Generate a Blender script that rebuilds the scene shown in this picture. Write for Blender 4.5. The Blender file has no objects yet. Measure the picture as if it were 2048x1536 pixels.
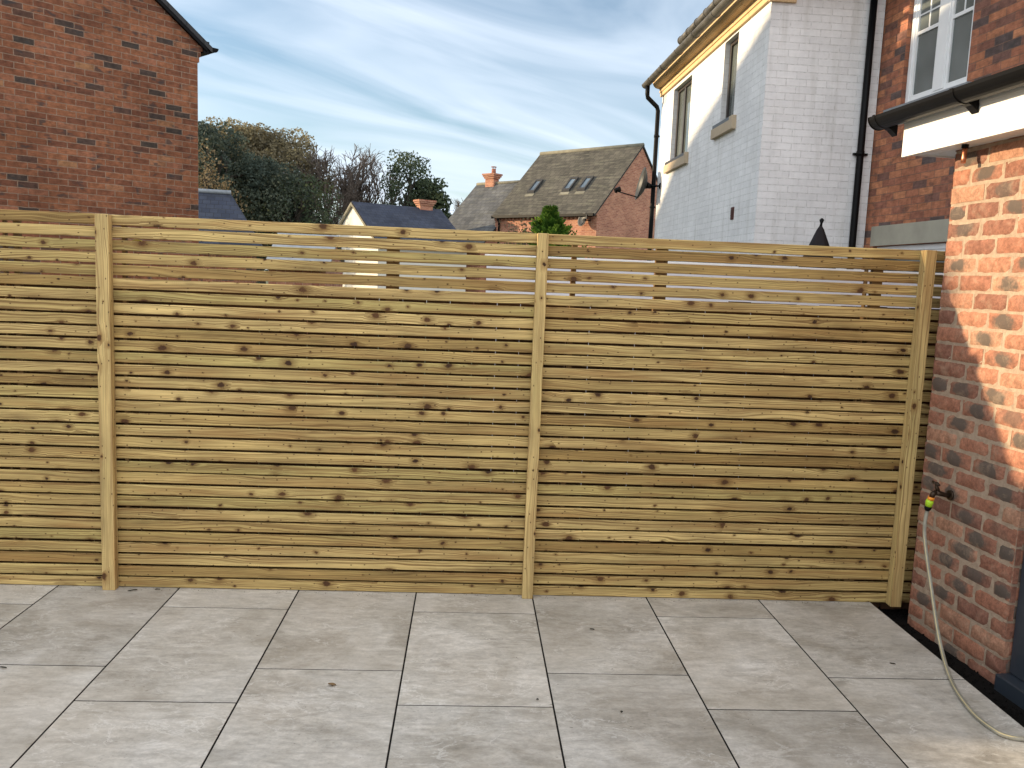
import bpy, math, random
from mathutils import Vector, Matrix, noise as mnoise
random.seed(7)
R = math.radians
scene = bpy.context.scene
col = scene.collection

# ------------------------------------------------------------------ camera
CAM_H = 1.6332
RV = Vector((0.99799649, -0.04859264, 0.04051874))
UV_ = Vector((-0.03411858, 0.12598393, 0.9914454))
FV = Vector((0.05328166, 0.99084146, -0.1240736))
cd = bpy.data.cameras.new('camera')
cam = bpy.data.objects.new('camera', cd)
col.objects.link(cam)
m = Matrix((RV, UV_, -FV)).transposed().to_4x4()
m.translation = (0, 0, CAM_H)
cam.matrix_world = m
cd.sensor_width = 36
FPX = 1672.54
cd.lens = 36 * FPX / 2048
cd.clip_start = 0.05
cd.clip_end = 2000
scene.camera = cam
scene.view_settings.view_transform = 'Standard'
scene.view_settings.look = 'None'
scene.view_settings.exposure = 2.0
scene.view_settings.gamma = 1

# ------------------------------------------------------------------ light: low sun from the left, just behind the fence line
GA = R(4.3)
a_, b_ = 0.26, 0.25
gxv = Vector((math.cos(GA), math.sin(GA), 0)); gyv = Vector((-math.sin(GA), math.cos(GA), 0))
SUN = (-gxv + a_ * gyv + Vector((0, 0, b_))).normalized()
sl = bpy.data.lights.new('sun', 'SUN')
sl.energy = 2.0; sl.angle = R(0.9); sl.color = (1.0, 0.78, 0.50)
so = bpy.data.objects.new('sun', sl); col.objects.link(so)
so.rotation_euler = SUN.to_track_quat('Z', 'Y').to_euler()
so.location = (-20, 5, 20)
world = bpy.data.worlds.new('World'); scene.world = world
world.use_nodes = True
wt = world.node_tree; wt.nodes.clear()
def wn(t, **k):
    n = wt.nodes.new(t)
    for a, b in k.items(): setattr(n, a, b)
    return n
sky = wn('ShaderNodeTexSky', sky_type='NISHITA')
sky.sun_disc = False
sky.sun_elevation = math.asin(SUN.z)
sky.sun_rotation = math.atan2(SUN.x, SUN.y)
sky.air_density = 1.0; sky.dust_density = 0.6; sky.ozone_density = 1.5
tc = wn('ShaderNodeTexCoord')
sep = wn('ShaderNodeSeparateXYZ'); wt.links.new(tc.outputs['Generated'], sep.inputs[0])
zc = wn('ShaderNodeMath', operation='MAXIMUM'); wt.links.new(sep.outputs['Z'], zc.inputs[0]); zc.inputs[1].default_value = 0.0
za = wn('ShaderNodeMath', operation='ADD'); wt.links.new(zc.outputs[0], za.inputs[0]); za.inputs[1].default_value = 0.22
dv = wn('ShaderNodeVectorMath', operation='DIVIDE'); wt.links.new(tc.outputs['Generated'], dv.inputs[0])
cb = wn('ShaderNodeCombineXYZ')
for i in range(3): wt.links.new(za.outputs[0], cb.inputs[i])
wt.links.new(cb.outputs[0], dv.inputs[1])
mp = wn('ShaderNodeMapping'); wt.links.new(dv.outputs[0], mp.inputs['Vector'])
mp.inputs['Rotation'].default_value = (0, 0, R(-33))
mp1 = mp; mp = wn('ShaderNodeMapping'); wt.links.new(mp1.outputs[0], mp.inputs['Vector'])
mp.inputs['Scale'].default_value = (0.55, 1.6, 0.0); mp.inputs['Location'].default_value = (1.7, 0.4, 0)
nz = wn('ShaderNodeTexNoise'); wt.links.new(mp.outputs[0], nz.inputs['Vector'])
nz.inputs['Scale'].default_value = 1.5; nz.inputs['Detail'].default_value = 7; nz.inputs['Roughness'].default_value = 0.46; nz.inputs['Distortion'].default_value = 1.5
cr = wn('ShaderNodeValToRGB'); wt.links.new(nz.outputs['Fac'], cr.inputs[0])
cr.color_ramp.elements[0].position = 0.37; cr.color_ramp.elements[0].color = (0, 0, 0, 1)
cr.color_ramp.elements[1].position = 0.74; cr.color_ramp.elements[1].color = (0.8, 0.8, 0.8, 1)
mx = wn('ShaderNodeMixRGB'); wt.links.new(cr.outputs[0], mx.inputs[0])
wt.links.new(sky.outputs[0], mx.inputs[1]); 
# added bright cloud, unseen behind the camera, as fill for the shaded fronts
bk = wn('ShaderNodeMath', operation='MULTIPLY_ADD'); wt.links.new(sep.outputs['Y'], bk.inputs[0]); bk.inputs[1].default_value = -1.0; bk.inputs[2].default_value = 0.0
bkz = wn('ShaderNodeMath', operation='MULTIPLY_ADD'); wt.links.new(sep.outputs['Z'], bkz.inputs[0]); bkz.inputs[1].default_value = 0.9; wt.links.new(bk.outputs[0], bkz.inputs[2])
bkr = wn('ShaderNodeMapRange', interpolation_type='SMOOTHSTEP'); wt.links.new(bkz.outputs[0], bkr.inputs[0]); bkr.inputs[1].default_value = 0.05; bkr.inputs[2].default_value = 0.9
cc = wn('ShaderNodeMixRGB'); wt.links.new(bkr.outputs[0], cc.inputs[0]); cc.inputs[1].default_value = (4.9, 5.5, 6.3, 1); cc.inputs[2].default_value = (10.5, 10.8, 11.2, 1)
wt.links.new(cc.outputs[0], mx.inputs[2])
hzn = wn('ShaderNodeMapRange', interpolation_type='SMOOTHSTEP'); wt.links.new(sep.outputs['Z'], hzn.inputs[0]); hzn.inputs[1].default_value = -0.02; hzn.inputs[2].default_value = 0.24; hzn.inputs[3].default_value = 0.5; hzn.inputs[4].default_value = 0.0
hsum = wn('ShaderNodeMath', operation='ADD'); wt.links.new(hzn.outputs[0], hsum.inputs[0]); wt.links.new(cr.outputs[0], hsum.inputs[1]); hsum.use_clamp = True
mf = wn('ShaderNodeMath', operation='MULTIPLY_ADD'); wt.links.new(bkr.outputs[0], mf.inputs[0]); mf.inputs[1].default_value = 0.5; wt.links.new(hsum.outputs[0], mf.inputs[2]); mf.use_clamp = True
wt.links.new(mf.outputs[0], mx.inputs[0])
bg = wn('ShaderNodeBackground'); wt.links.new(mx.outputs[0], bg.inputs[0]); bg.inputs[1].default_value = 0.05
wo = wn('ShaderNodeOutputWorld'); wt.links.new(bg.outputs[0], wo.inputs[0])

# ------------------------------------------------------------------ frames and helpers
class Fr:
    def __init__(s, ox, oy, deg):
        s.o = Vector((ox, oy, 0)); a = R(deg)
        s.u = Vector((math.cos(a), math.sin(a), 0)); s.w = Vector((-math.sin(a), math.cos(a), 0))
    def p(s, u, w, z): return s.o + s.u * u + s.w * w + Vector((0, 0, z))
WR = Fr(0, 0, 0)                      # fence and patio
G = Fr(2.345, 4.10, 4.3)              # brick house on the right
WH = Fr(3.097, 9.206, 0.8)            # white painted house
def at(x, y, d):                      # point seen at a photo pixel at distance d
    return Vector((0, 0, CAM_H)) + (FV + RV * ((x - 1024) / FPX) - UV_ * ((y - 768) / FPX)) * d

class MB:
    def __init__(s): s.v = []; s.f = []; s.uv = []; s.c = []; s.sm = []
    def face(s, pts, uv=None, c=0.5, smooth=False):
        i = len(s.v); s.v += [Vector(p) for p in pts]; s.f.append(tuple(range(i, i + len(pts))))
        s.uv.append(uv or [(0, 0)] * len(pts)); s.c.append(c); s.sm.append(smooth)
    def box(s, fr, u0, u1, w0, w1, z0, z1, c=0.5, skip='', off=(0, 0)):
        P = lambda a, b, d: fr.p(a, b, d)
        o = off
        if 'f' not in skip: s.face([P(u0,w0,z0),P(u1,w0,z0),P(u1,w0,z1),P(u0,w0,z1)], [(u0+o[0],z0+o[1]),(u1+o[0],z0+o[1]),(u1+o[0],z1+o[1]),(u0+o[0],z1+o[1])], c)
        if 'b' not in skip: s.face([P(u1,w1,z0),P(u0,w1,z0),P(u0,w1,z1),P(u1,w1,z1)], [(u1+o[0],z0+o[1]),(u0+o[0],z0+o[1]),(u0+o[0],z1+o[1]),(u1+o[0],z1+o[1])], c)
        if 'l' not in skip: s.face([P(u0,w1,z0),P(u0,w0,z0),P(u0,w0,z1),P(u0,w1,z1)], [(-w1+o[0],z0+o[1]),(-w0+o[0],z0+o[1]),(-w0+o[0],z1+o[1]),(-w1+o[0],z1+o[1])], c)
        if 'r' not in skip: s.face([P(u1,w0,z0),P(u1,w1,z0),P(u1,w1,z1),P(u1,w0,z1)], [(w0+o[0],z0+o[1]),(w1+o[0],z0+o[1]),(w1+o[0],z1+o[1]),(w0+o[0],z1+o[1])], c)
        if 't' not in skip: s.face([P(u0,w0,z1),P(u1,w0,z1),P(u1,w1,z1),P(u0,w1,z1)], [(u0+o[0],w0+o[1]),(u1+o[0],w0+o[1]),(u1+o[0],w1+o[1]),(u0+o[0],w1+o[1])], c)
        if 'd' not in skip: s.face([P(u0,w1,z0),P(u1,w1,z0),P(u1,w0,z0),P(u0,w0,z0)], [(u0+o[0],w1+o[1]),(u1+o[0],w1+o[1]),(u1+o[0],w0+o[1]),(u0+o[0],w0+o[1])], c)
    def tube(s, pts, rad, seg=8, c=0.5, cap=True, smooth=True):
        pts = [Vector(p) for p in pts]; n = len(pts)
        if not isinstance(rad, (list, tuple)): rad = [rad] * n
        rings = []; t0 = (pts[1] - pts[0]).normalized()
        ref = Vector((0, 0, 1)) if abs(t0.z) < 0.9 else Vector((1, 0, 0))
        a = t0.cross(ref).normalized()
        L = 0; base = len(s.v)
        for i in range(n):
            t = (pts[min(i + 1, n - 1)] - pts[max(i - 1, 0)]).normalized()
            a = (a - t * a.dot(t)).normalized(); b = t.cross(a)
            for k in range(seg):
                g = 2 * math.pi * k / seg
                s.v.append(pts[i] + (a * math.cos(g) + b * math.sin(g)) * rad[i])
        for i in range(n - 1):
            L2 = L + (pts[i + 1] - pts[i]).length
            for k in range(seg):
                k2 = (k + 1) % seg
                s.f.append((base + i*seg + k, base + i*seg + k2, base + (i+1)*seg + k2, base + (i+1)*seg + k))
                s.uv.append([(L, k/seg*.1), (L, (k+1)/seg*.1), (L2, (k+1)/seg*.1), (L2, k/seg*.1)]); s.c.append(c); s.sm.append(smooth)
            L = L2
        if cap:
            s.f.append(tuple(base + k for k in range(seg))[::-1]); s.uv.append([(0,0)]*seg); s.c.append(c); s.sm.append(False)
            s.f.append(tuple(base + (n-1)*seg + k for k in range(seg))); s.uv.append([(0,0)]*seg); s.c.append(c); s.sm.append(False)
    def sweep(s, prof, p0, p1, A, B, c=0.5, smooth=False, closed=True, caps=True):
        # profile points (a,b) in directions A,B swept from p0 to p1
        p0 = Vector(p0); p1 = Vector(p1); n = len(prof); L = (p1 - p0).length
        q0 = [p0 + A*a + B*b for a, b in prof]; q1 = [p1 + A*a + B*b for a, b in prof]
        d = 0
        for k in range(n if closed else n - 1):
            k2 = (k + 1) % n; e = (q0[k2] - q0[k]).length
            s.face([q0[k], q0[k2], q1[k2], q1[k]], [(0, d), (0, d+e), (L, d+e), (L, d)], c, smooth); d += e
        if caps and closed:
            s.face(q0[::-1], [(a, b) for a, b in prof][::-1], c); s.face(q1, [(a, b) for a, b in prof], c)
    def build(s, name, mat, parent=None, label=None, bevel=0, thing=None, weld=False):
        me = bpy.data.meshes.new(name)
        org = parent.matrix_world.translation if parent else Vector((0, 0, 0))
        if parent:
            org = Vector(parent.get('_o', (0, 0, 0)))
        me.from_pydata([tuple(v - org) for v in s.v], [], s.f)
        uvl = me.uv_layers.new(name='UVMap')
        fl = []
        for u in s.uv:
            for q in u: fl += [q[0], q[1]]
        uvl.data.foreach_set('uv', fl)
        at_ = me.attributes.new('tint', 'FLOAT', 'FACE'); at_.data.foreach_set('value', [float(x) for x in s.c])
        me.polygons.foreach_set('use_smooth', s.sm)
        me.update()
        me.materials.append(mat)
        ob = bpy.data.objects.new(name, me); col.objects.link(ob)
        if parent: ob.parent = parent
        if label: ob['label'] = label
        if bevel:
            md = ob.modifiers.new('weld', 'WELD'); md.merge_threshold = 0.0002
            md = ob.modifiers.new('bevel', 'BEVEL'); md.width = bevel; md.segments = 2; md.limit_method = 'ANGLE'
        elif weld:
            md = ob.modifiers.new('weld', 'WELD'); md.merge_threshold = 0.0005
        return ob
_org = {}
def thing(name, label, cat, loc, group=None):
    o = bpy.data.objects.new(name, None); col.objects.link(o)
    o.location = loc; o.empty_display_size = 0.2
    o['_o'] = [float(x) for x in loc]
    o['label'] = label; o['category'] = cat
    if group: o['group'] = group
    return o
def tag(o, label, cat, group=None):
    o['label'] = label; o['category'] = cat
    if group: o['group'] = group
    return o
def struct(o): o['kind'] = 'structure'; return o

# ------------------------------------------------------------------ materials
class NT:
    def __init__(s, name):
        s.m = bpy.data.materials.new(name); s.m.use_nodes = True; s.t = s.m.node_tree; s.t.nodes.clear()
        s.out = s.t.nodes.new('ShaderNodeOutputMaterial'); s.b = s.t.nodes.new('ShaderNodeBsdfPrincipled')
        s.t.links.new(s.b.outputs[0], s.out.inputs[0])
    def n(s, t, ins=None, **k):
        x = s.t.nodes.new(t)
        for a, b in k.items(): setattr(x, a, b)
        for a, b in (ins or {}).items(): s.set(x.inputs[a], b)
        return x
    def set(s, sock, v):
        if isinstance(v, bpy.types.NodeSocket): s.t.links.new(v, sock)
        elif isinstance(v, (tuple, list)):
            if len(v) == 3 and sock.type == 'RGBA': v = (*v, 1)
            sock.default_value = v
        else: sock.default_value = v
    def math(s, op, a, b=0.0, c=0.0, clamp=False):
        x = s.n('ShaderNodeMath', {0: a, 1: b, 2: c}, operation=op, use_clamp=clamp); return x.outputs[0]
    def mix(s, f, a, b, mode='MIX'):
        x = s.n('ShaderNodeMixRGB', {0: f, 1: a, 2: b}, blend_type=mode); return x.outputs[0]
    def ramp(s, f, stops, interp='LINEAR'):
        x = s.n('ShaderNodeValToRGB', {0: f}); r = x.color_ramp; r.interpolation = interp
        while len(r.elements) < len(stops): r.elements.new(0.5)
        for e, (p, c) in zip(r.elements, stops):
            e.position = p; e.color = (c, c, c, 1) if isinstance(c, (int, float)) else (*c, 1)
        return x.outputs[0]
    def noise(s, vec, scale, detail=4, rough=0.5, dist=0.0, out='Fac'):
        x = s.n('ShaderNodeTexNoise', {'Vector': vec, 'Scale': scale, 'Detail': detail, 'Roughness': rough, 'Distortion': dist}); return x.outputs[out]
    def map(s, vec, scale=(1, 1, 1), loc=(0, 0, 0), rot=(0, 0, 0)):
        x = s.n('ShaderNodeMapping', {'Vector': vec, 'Scale': scale, 'Location': loc, 'Rotation': rot}); return x.outputs[0]
    def bump(s, h, strength=0.5, dist=0.01, normal=None):
        x = s.n('ShaderNodeBump', {'Height': h, 'Strength': strength, 'Distance': dist})
        if normal is not None: s.set(x.inputs['Normal'], normal)
        return x.outputs[0]
    def fin(s, color, rough=0.8, normal=None, spec=0.3, metal=0.0):
        s.set(s.b.inputs['Base Color'], color); s.set(s.b.inputs['Roughness'], rough)
        s.b.inputs['Specular IOR Level'].default_value = spec; s.b.inputs['Metallic'].default_value = metal
        if normal is not None: s.set(s.b.inputs['Normal'], normal)
        return s.m
def simple(name, color, rough=0.6, metal=0.0, spec=0.4, var=0.15, scale=8, bump=0.0):
    t = NT(name); tc = t.n('ShaderNodeTexCoord').outputs['Object']
    n1 = t.noise(tc, scale, 5, 0.6)
    k = t.ramp(n1, [(0.3, 1 - var), (0.7, 1 + var * 0.5)])
    c = t.mix(1.0, color, k, 'MULTIPLY')
    nrm = t.bump(t.noise(tc, scale * 12, 3), bump, 0.003) if bump else None
    return t.fin(c, rough, nrm, spec, metal)

def brick_mat(name, stops, mortar, var=0.25, bump=0.6, spots=0.0, uvwarp=0.003, msize=0.005, dirt=0.2, rough=0.85, streak=0.0, seed=0.0):
    t = NT(name); uv = t.n('ShaderNodeUVMap').outputs[0]
    nzc = t.noise(t.map(uv, (1, 1, 1)), 22, 3, 0.6, out='Color')
    w = t.n('ShaderNodeVectorMath', {0: nzc, 1: (0.5, 0.5, 0.5)}, operation='SUBTRACT').outputs[0]
    w = t.n('ShaderNodeVectorMath', {0: w, 3: uvwarp * 2}, operation='SCALE'); 
    v = t.n('ShaderNodeVectorMath', {0: uv, 1: w.outputs[0]}, operation='ADD').outputs[0]
    v = t.map(v, (1, 1, 1), (seed, 0, 0))
    br = t.n('ShaderNodeTexBrick', {'Vector': v, 'Color1': (0, 0, 0), 'Color2': (1, 1, 1), 'Mortar': (0.5, 0.5, 0.5), 'Scale': 1.0,
                                    'Mortar Size': msize, 'Mortar Smooth': 0.25, 'Bias': 0.0, 'Brick Width': 0.225, 'Row Height': 0.075})
    br.offset = 0.5
    rnd = br.outputs['Color']; fac = br.outputs['Fac']
    c = t.ramp(rnd, stops)
    n1 = t.noise(uv, 14, 5, 0.65); n2 = t.noise(t.map(uv, (3, 40, 1)), 3, 3); n3 = t.noise(uv, 0.9, 4, 0.6)
    c = t.mix(1.0, c, t.ramp(n1, [(0.3, 1 - var), (0.7, 1 + var)]), 'MULTIPLY')
    c = t.mix(1.0, c, t.ramp(n2, [(0.3, 1 - var * .6), (0.7, 1 + var * .4)]), 'MULTIPLY')
    if spots:
        s1 = t.ramp(t.noise(t.map(uv, (1, 1.7, 1)), 5.5, 2, 0.5), [(0.60, 0.0), (0.68, spots)])
        c = t.mix(s1, c, (0.045, 0.045, 0.045))
    mc = t.mix(1.0, mortar, t.ramp(t.noise(uv, 30, 3), [(0.3, 0.75), (0.7, 1.2)]), 'MULTIPLY')
    c = t.mix(fac, c, mc)
    c = t.mix(1.0, c, t.ramp(n3, [(0.3, 1 - dirt), (0.7, 1 + dirt * .6)]), 'MULTIPLY')
    if streak:
        stn = t.noise(t.map(uv, (9, 0.7, 1)), 1.0, 5, 0.65)
        c = t.mix(t.ramp(stn, [(0.52, 0.0), (0.74, streak)]), c, (0.36, 0.35, 0.30))
        c = t.mix(t.ramp(t.noise(uv, 2.2, 5, 0.7), [(0.55, 0.0), (0.75, streak*.6)]), c, (0.50, 0.48, 0.43))
    h = t.math('SUBTRACT', 1.0, fac)
    h = t.math('ADD', t.math('MULTIPLY', h, 1.0), t.math('MULTIPLY', t.noise(uv, 60, 4, 0.7), 0.35))
    h = t.math('ADD', h, t.math('MULTIPLY', rnd, 0.25))
    return t.fin(c, rough, t.bump(h, bump, 0.006), 0.25)

RED = [(0.0, (0.055, 0.040, 0.040)), (0.10, (0.10, 0.055, 0.045)), (0.2, (0.20, 0.075, 0.045)), (0.45, (0.27, 0.095, 0.052)), (0.75, (0.33, 0.125, 0.065)), (0.92, (0.42, 0.19, 0.09)), (1.0, (0.45, 0.25, 0.12))]
M = {}
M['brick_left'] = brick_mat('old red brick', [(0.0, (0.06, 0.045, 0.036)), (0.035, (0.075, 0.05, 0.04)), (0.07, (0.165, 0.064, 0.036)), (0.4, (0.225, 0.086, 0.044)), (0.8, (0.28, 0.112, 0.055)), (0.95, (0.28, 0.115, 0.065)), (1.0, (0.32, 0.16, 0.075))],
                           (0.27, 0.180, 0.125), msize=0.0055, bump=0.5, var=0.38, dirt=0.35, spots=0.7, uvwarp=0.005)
M['brick_main'] = brick_mat('main house brick', [(0.0, (0.10, 0.075, 0.07)), (0.05, (0.13, 0.085, 0.075)), (0.14, (0.24, 0.105, 0.072)), (0.4, (0.34, 0.135, 0.080)), (0.7, (0.41, 0.165, 0.088)), (1.0, (0.50, 0.215, 0.11))],
                           (0.20, 0.12, 0.085), bump=0.6, msize=0.0038, var=0.34, dirt=0.3, spots=0.45)
M['brick_far'] = brick_mat('far brick', [(0, (0.28, 0.11, 0.07)), (1, (0.42, 0.20, 0.12))], (0.42, 0.30, 0.22), bump=0.3)
M['white_brick'] = brick_mat('white painted brick', [(0, (0.725, 0.725, 0.72)), (1, (0.785, 0.785, 0.78))], (0.66, 0.66, 0.65), var=0.05, bump=0.6, dirt=0.13, streak=0.35, msize=0.004, uvwarp=0.0025)

def modelled_brick():
    t = NT('reclaimed brick'); uv = t.n('ShaderNodeUVMap').outputs[0]; ob = t.n('ShaderNodeTexCoord').outputs['Object']
    tint = t.n('ShaderNodeAttribute', attribute_name='tint').outputs['Fac']
    c = t.ramp(tint, [(0.0, (0.20, 0.095, 0.068)), (0.35, (0.29, 0.13, 0.085)), (0.7, (0.345, 0.155, 0.098)), (1.0, (0.38, 0.215, 0.14))])
    n1 = t.noise(ob, 26, 6, 0.7); n2 = t.noise(ob, 9, 3, 0.5)
    c = t.mix(1.0, c, t.ramp(n1, [(0.3, 0.62), (0.7, 1.3)]), 'MULTIPLY')
    c = t.mix(1.0, c, t.ramp(t.noise(ob, 75, 4, 0.75), [(0.32, 0.72), (0.68, 1.22)]), 'MULTIPLY')
    # burnt grey hearts: uv is centred on each brick, third random number by tint band
    d = t.n('ShaderNodeVectorMath', {0: t.map(uv, (1.0, 1.6, 1))}, operation='LENGTH').outputs['Value']
    d = t.math('ADD', d, t.math('ADD', t.math('MULTIPLY', t.math('SUBTRACT', n2, 0.5), 0.13), t.math('MULTIPLY', t.math('SUBTRACT', n1, 0.5), 0.07)))
    heart = t.ramp(d, [(0.045, 0.9), (0.068, 0.25), (0.10, 0.0)])
    sel = t.ramp(t.n('ShaderNodeTexWhiteNoise', {'W': tint}, noise_dimensions='1D').outputs['Value'], [(0.58, 0.0), (0.66, 1.0)])
    c = t.mix(t.math('MULTIPLY', heart, sel), c, (0.090, 0.078, 0.066))
    # pale mortar smears
    sm = t.ramp(t.noise(ob, 13, 6, 0.75, 0.5), [(0.52, 0.0), (0.72, 0.5)])
    c = t.mix(sm, c, (0.36, 0.265, 0.19))
    h = t.math('ADD', t.math('MULTIPLY', n1, 1.0), t.math('MULTIPLY', t.noise(ob, 120, 3, 0.6), 0.4))
    return t.fin(c, 0.88, t.bump(h, 0.55, 0.006), 0.2)
M['brick_piece'] = modelled_brick()
def mortar_mat():
    t = NT('lime mortar'); ob = t.n('ShaderNodeTexCoord').outputs['Object']
    c = t.ramp(t.noise(ob, 30, 6, 0.7), [(0.3, (0.27, 0.20, 0.145)), (0.7, (0.43, 0.335, 0.25))])
    return t.fin(c, 0.95, t.bump(t.noise(ob, 90, 5, 0.7), 0.8, 0.006), 0.1)
M['mortar'] = mortar_mat()

def wood_mat(name, base, dark, post=False):
    t = NT(name); uv = t.n('ShaderNodeUVMap').outputs[0]
    tint = t.n('ShaderNodeAttribute', attribute_name='tint').outputs['Fac']
    # knots
    vor = t.n('ShaderNodeTexVoronoi', {'Vector': t.map(uv, (1, 1, 1)), 'Scale': 7.5, 'Randomness': 1.0}, voronoi_dimensions='2D')
    pos = t.n('ShaderNodeVectorMath', {0: uv, 1: t.n('ShaderNodeVectorMath', {0: vor.outputs['Position'], 3: 1.0}, operation='SCALE').outputs[0]}, operation='SUBTRACT').outputs[0]
    dd = t.n('ShaderNodeVectorMath', {0: t.map(pos, (0.72, 1.0, 0))}, operation='LENGTH').outputs['Value']
    rs = t.n('ShaderNodeSeparateColor', {0: vor.outputs['Color']})
    size = t.math('MULTIPLY_ADD', t.math('POWER', rs.outputs[0], 2.6), 0.0112, 0.0016)
    wob = t.math('ADD', t.math('MULTIPLY', t.math('SUBTRACT', t.noise(uv, 120, 4, 0.7), 0.5), 0.010), t.math('MULTIPLY', t.math('SUBTRACT', t.noise(t.map(uv, (1, 1.6, 1)), 38, 2), 0.5), 0.016))
    dn = t.math('DIVIDE', t.math('ADD', dd, wob), size)
    knot = t.ramp(dn, [(0.0, 1.0), (0.10, 1.0), (0.14, 0.0)])
    dn10 = t.math('MULTIPLY', dn, 0.1)
    knot = t.ramp(dn10, [(0.0, 1.0), (0.085, 0.95), (0.12, 0.0)])
    halo = t.ramp(dn10, [(0.08, 0.9), (0.16, 0.50), (0.36, 0.0)])
    # growth lines that bend round the knots
    su = t.n('ShaderNodeSeparateXYZ', {0: uv}); pu = t.n('ShaderNodeSeparateXYZ', {0: pos})
    sgn = t.math('SIGN', pu.outputs['Y'])
    defl = t.math('MULTIPLY', t.math('MULTIPLY', sgn, size), t.math('EXPONENT', t.math('MULTIPLY', dn, -0.42)))
    slow = t.math('MULTIPLY', t.math('SUBTRACT', t.noise(t.map(uv, (1.0, 5, 1)), 1.6, 2, 0.5), 0.5), 0.075)
    gv = t.math('ADD', t.math('SUBTRACT', su.outputs['Y'], t.math('MULTIPLY', defl, 1.6)), slow)
    gc = t.n('ShaderNodeCombineXYZ', {0: t.math('MULTIPLY', su.outputs['X'], 0.5), 1: gv, 2: tint})
    g1 = t.n('ShaderNodeTexNoise', {'Vector': t.map(gc.outputs[0], (1.2, 260, 9)), 'Scale': 1.0, 'Detail': 2, 'Roughness': 0.5}).outputs['Fac']
    g2 = t.n('ShaderNodeTexNoise', {'Vector': t.map(gc.outputs[0], (8, 900, 9)), 'Scale': 1.0, 'Detail': 3, 'Roughness': 0.6}).outputs['Fac']
    c = t.ramp(tint, [(0.0, (base[0]*.66, base[1]*.60, base[2]*.52)), (0.2, (base[0]*.9, base[1]*.86, base[2]*.8)), (0.5, base), (0.72, (base[0] * 1.20, base[1] * 1.20, base[2] * 1.25)), (0.88, (base[0] * .95, base[1] * 1.0, base[2] * 0.94)), (1.0, (base[0] * .84, base[1] * .90, base[2] * 0.84))])
    patch = t.noise(t.map(uv, (1.1, 6, 1)), 2.2, 4, 0.6)
    c = t.mix(1.0, c, t.ramp(patch, [(0.27, 0.52), (0.42, 0.86), (0.55, 1.03), (0.74, 1.32)]), 'MULTIPLY')
    hue = t.noise(t.map(uv, (0.7, 7, 1), (5, 3, 0)), 2.0, 3, 0.6)
    c = t.mix(t.ramp(hue, [(0.50, 0.0), (0.66, 0.6)]), c, (base[0] * .66, base[1] * 0.50, base[2] * 0.42))
    c = t.mix(t.ramp(hue, [(0.30, 0.30), (0.44, 0.0)]), c, (base[0] * .80, base[1] * 0.92, base[2] * 0.82))
    c = t.mix(t.ramp(g1, [(0.44, 0.0), (0.62, 0.78)]), c, dark)
    c = t.mix(1.0, c, t.ramp(g2, [(0.3, 0.90), (0.7, 1.08)]), 'MULTIPLY')
    c = t.mix(halo, c, (dark[0] * 0.9, dark[1] * .8, dark[2] * .6))
    c = t.mix(knot, c, t.mix(rs.outputs[1], (0.030, 0.014, 0.008), (0.13, 0.058, 0.020)))
    c = t.mix(t.math('MULTIPLY', knot, t.ramp(t.math('FRACT', t.math('MULTIPLY', dn, 2.3)), [(0.0, 0.0), (0.5, 0.6), (1.0, 0.0)])), c, (0.03, 0.014, 0.006))
    v2 = t.n('ShaderNodeTexVoronoi', {'Vector': t.map(uv, (1, 1.5, 1), (7, 3, 0)), 'Scale': 17.0}, voronoi_dimensions='2D')
    r2 = t.n('ShaderNodeSeparateColor', {0: v2.outputs['Color']})
    pin = t.math('MULTIPLY', t.ramp(v2.outputs['Distance'], [(0.045, 0.9), (0.10, 0.0)]), t.math('GREATER_THAN', r2.outputs[0], 0.66))
    c = t.mix(pin, c, (0.07, 0.035, 0.014))
    crk = t.math('ABSOLUTE', t.math('SUBTRACT', t.noise(t.map(gc.outputs[0], (2.5, 60, 3)), 1.0, 3), 0.5))
    cm = t.ramp(t.noise(t.map(uv, (2.5, 14, 1), (4, 8, 0)), 1.6, 2), [(0.60, 0.0), (0.66, 0.8)])
    c = t.mix(t.math('MULTIPLY', t.ramp(crk, [(0.0, 1.0), (0.022, 0.0)]), cm), c, (0.12, 0.065, 0.025))
    # ripple from the planer on some boards
    rip = t.n('ShaderNodeTexWave', {'Vector': uv, 'Scale': 30.0, 'Distortion': 0.3}, bands_direction='X').outputs['Fac']
    rmask = t.ramp(t.noise(t.map(uv, (1.5, 12, 1), (9, 1, 0)), 2.2, 2), [(0.6, 0.0), (0.70, 0.25)])
    c = t.mix(t.math('MULTIPLY', rmask, rip), c, (base[0] * .6, base[1] * 0.58, base[2] * 0.5))
    h = t.math('ADD', t.math('MULTIPLY', g1, -0.6), t.math('MULTIPLY', knot, -0.6))
    return t.fin(c, 0.72, t.bump(h, 0.35, 0.002), 0.25)
M['slat'] = wood_mat('treated softwood slat', (0.515, 0.378, 0.150), (0.13, 0.068, 0.022))
M['post'] = wood_mat('treated softwood post', (0.56, 0.415, 0.175), (0.25, 0.15, 0.06), True)
M['batten'] = wood_mat('stained batten', (0.20, 0.12, 0.05), (0.10, 0.05, 0.02))
M['old_fence'] = simple('old brown fence boards', (0.10, 0.050, 0.025), 0.9, var=0.4, scale=6, bump=0.4)

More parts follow.
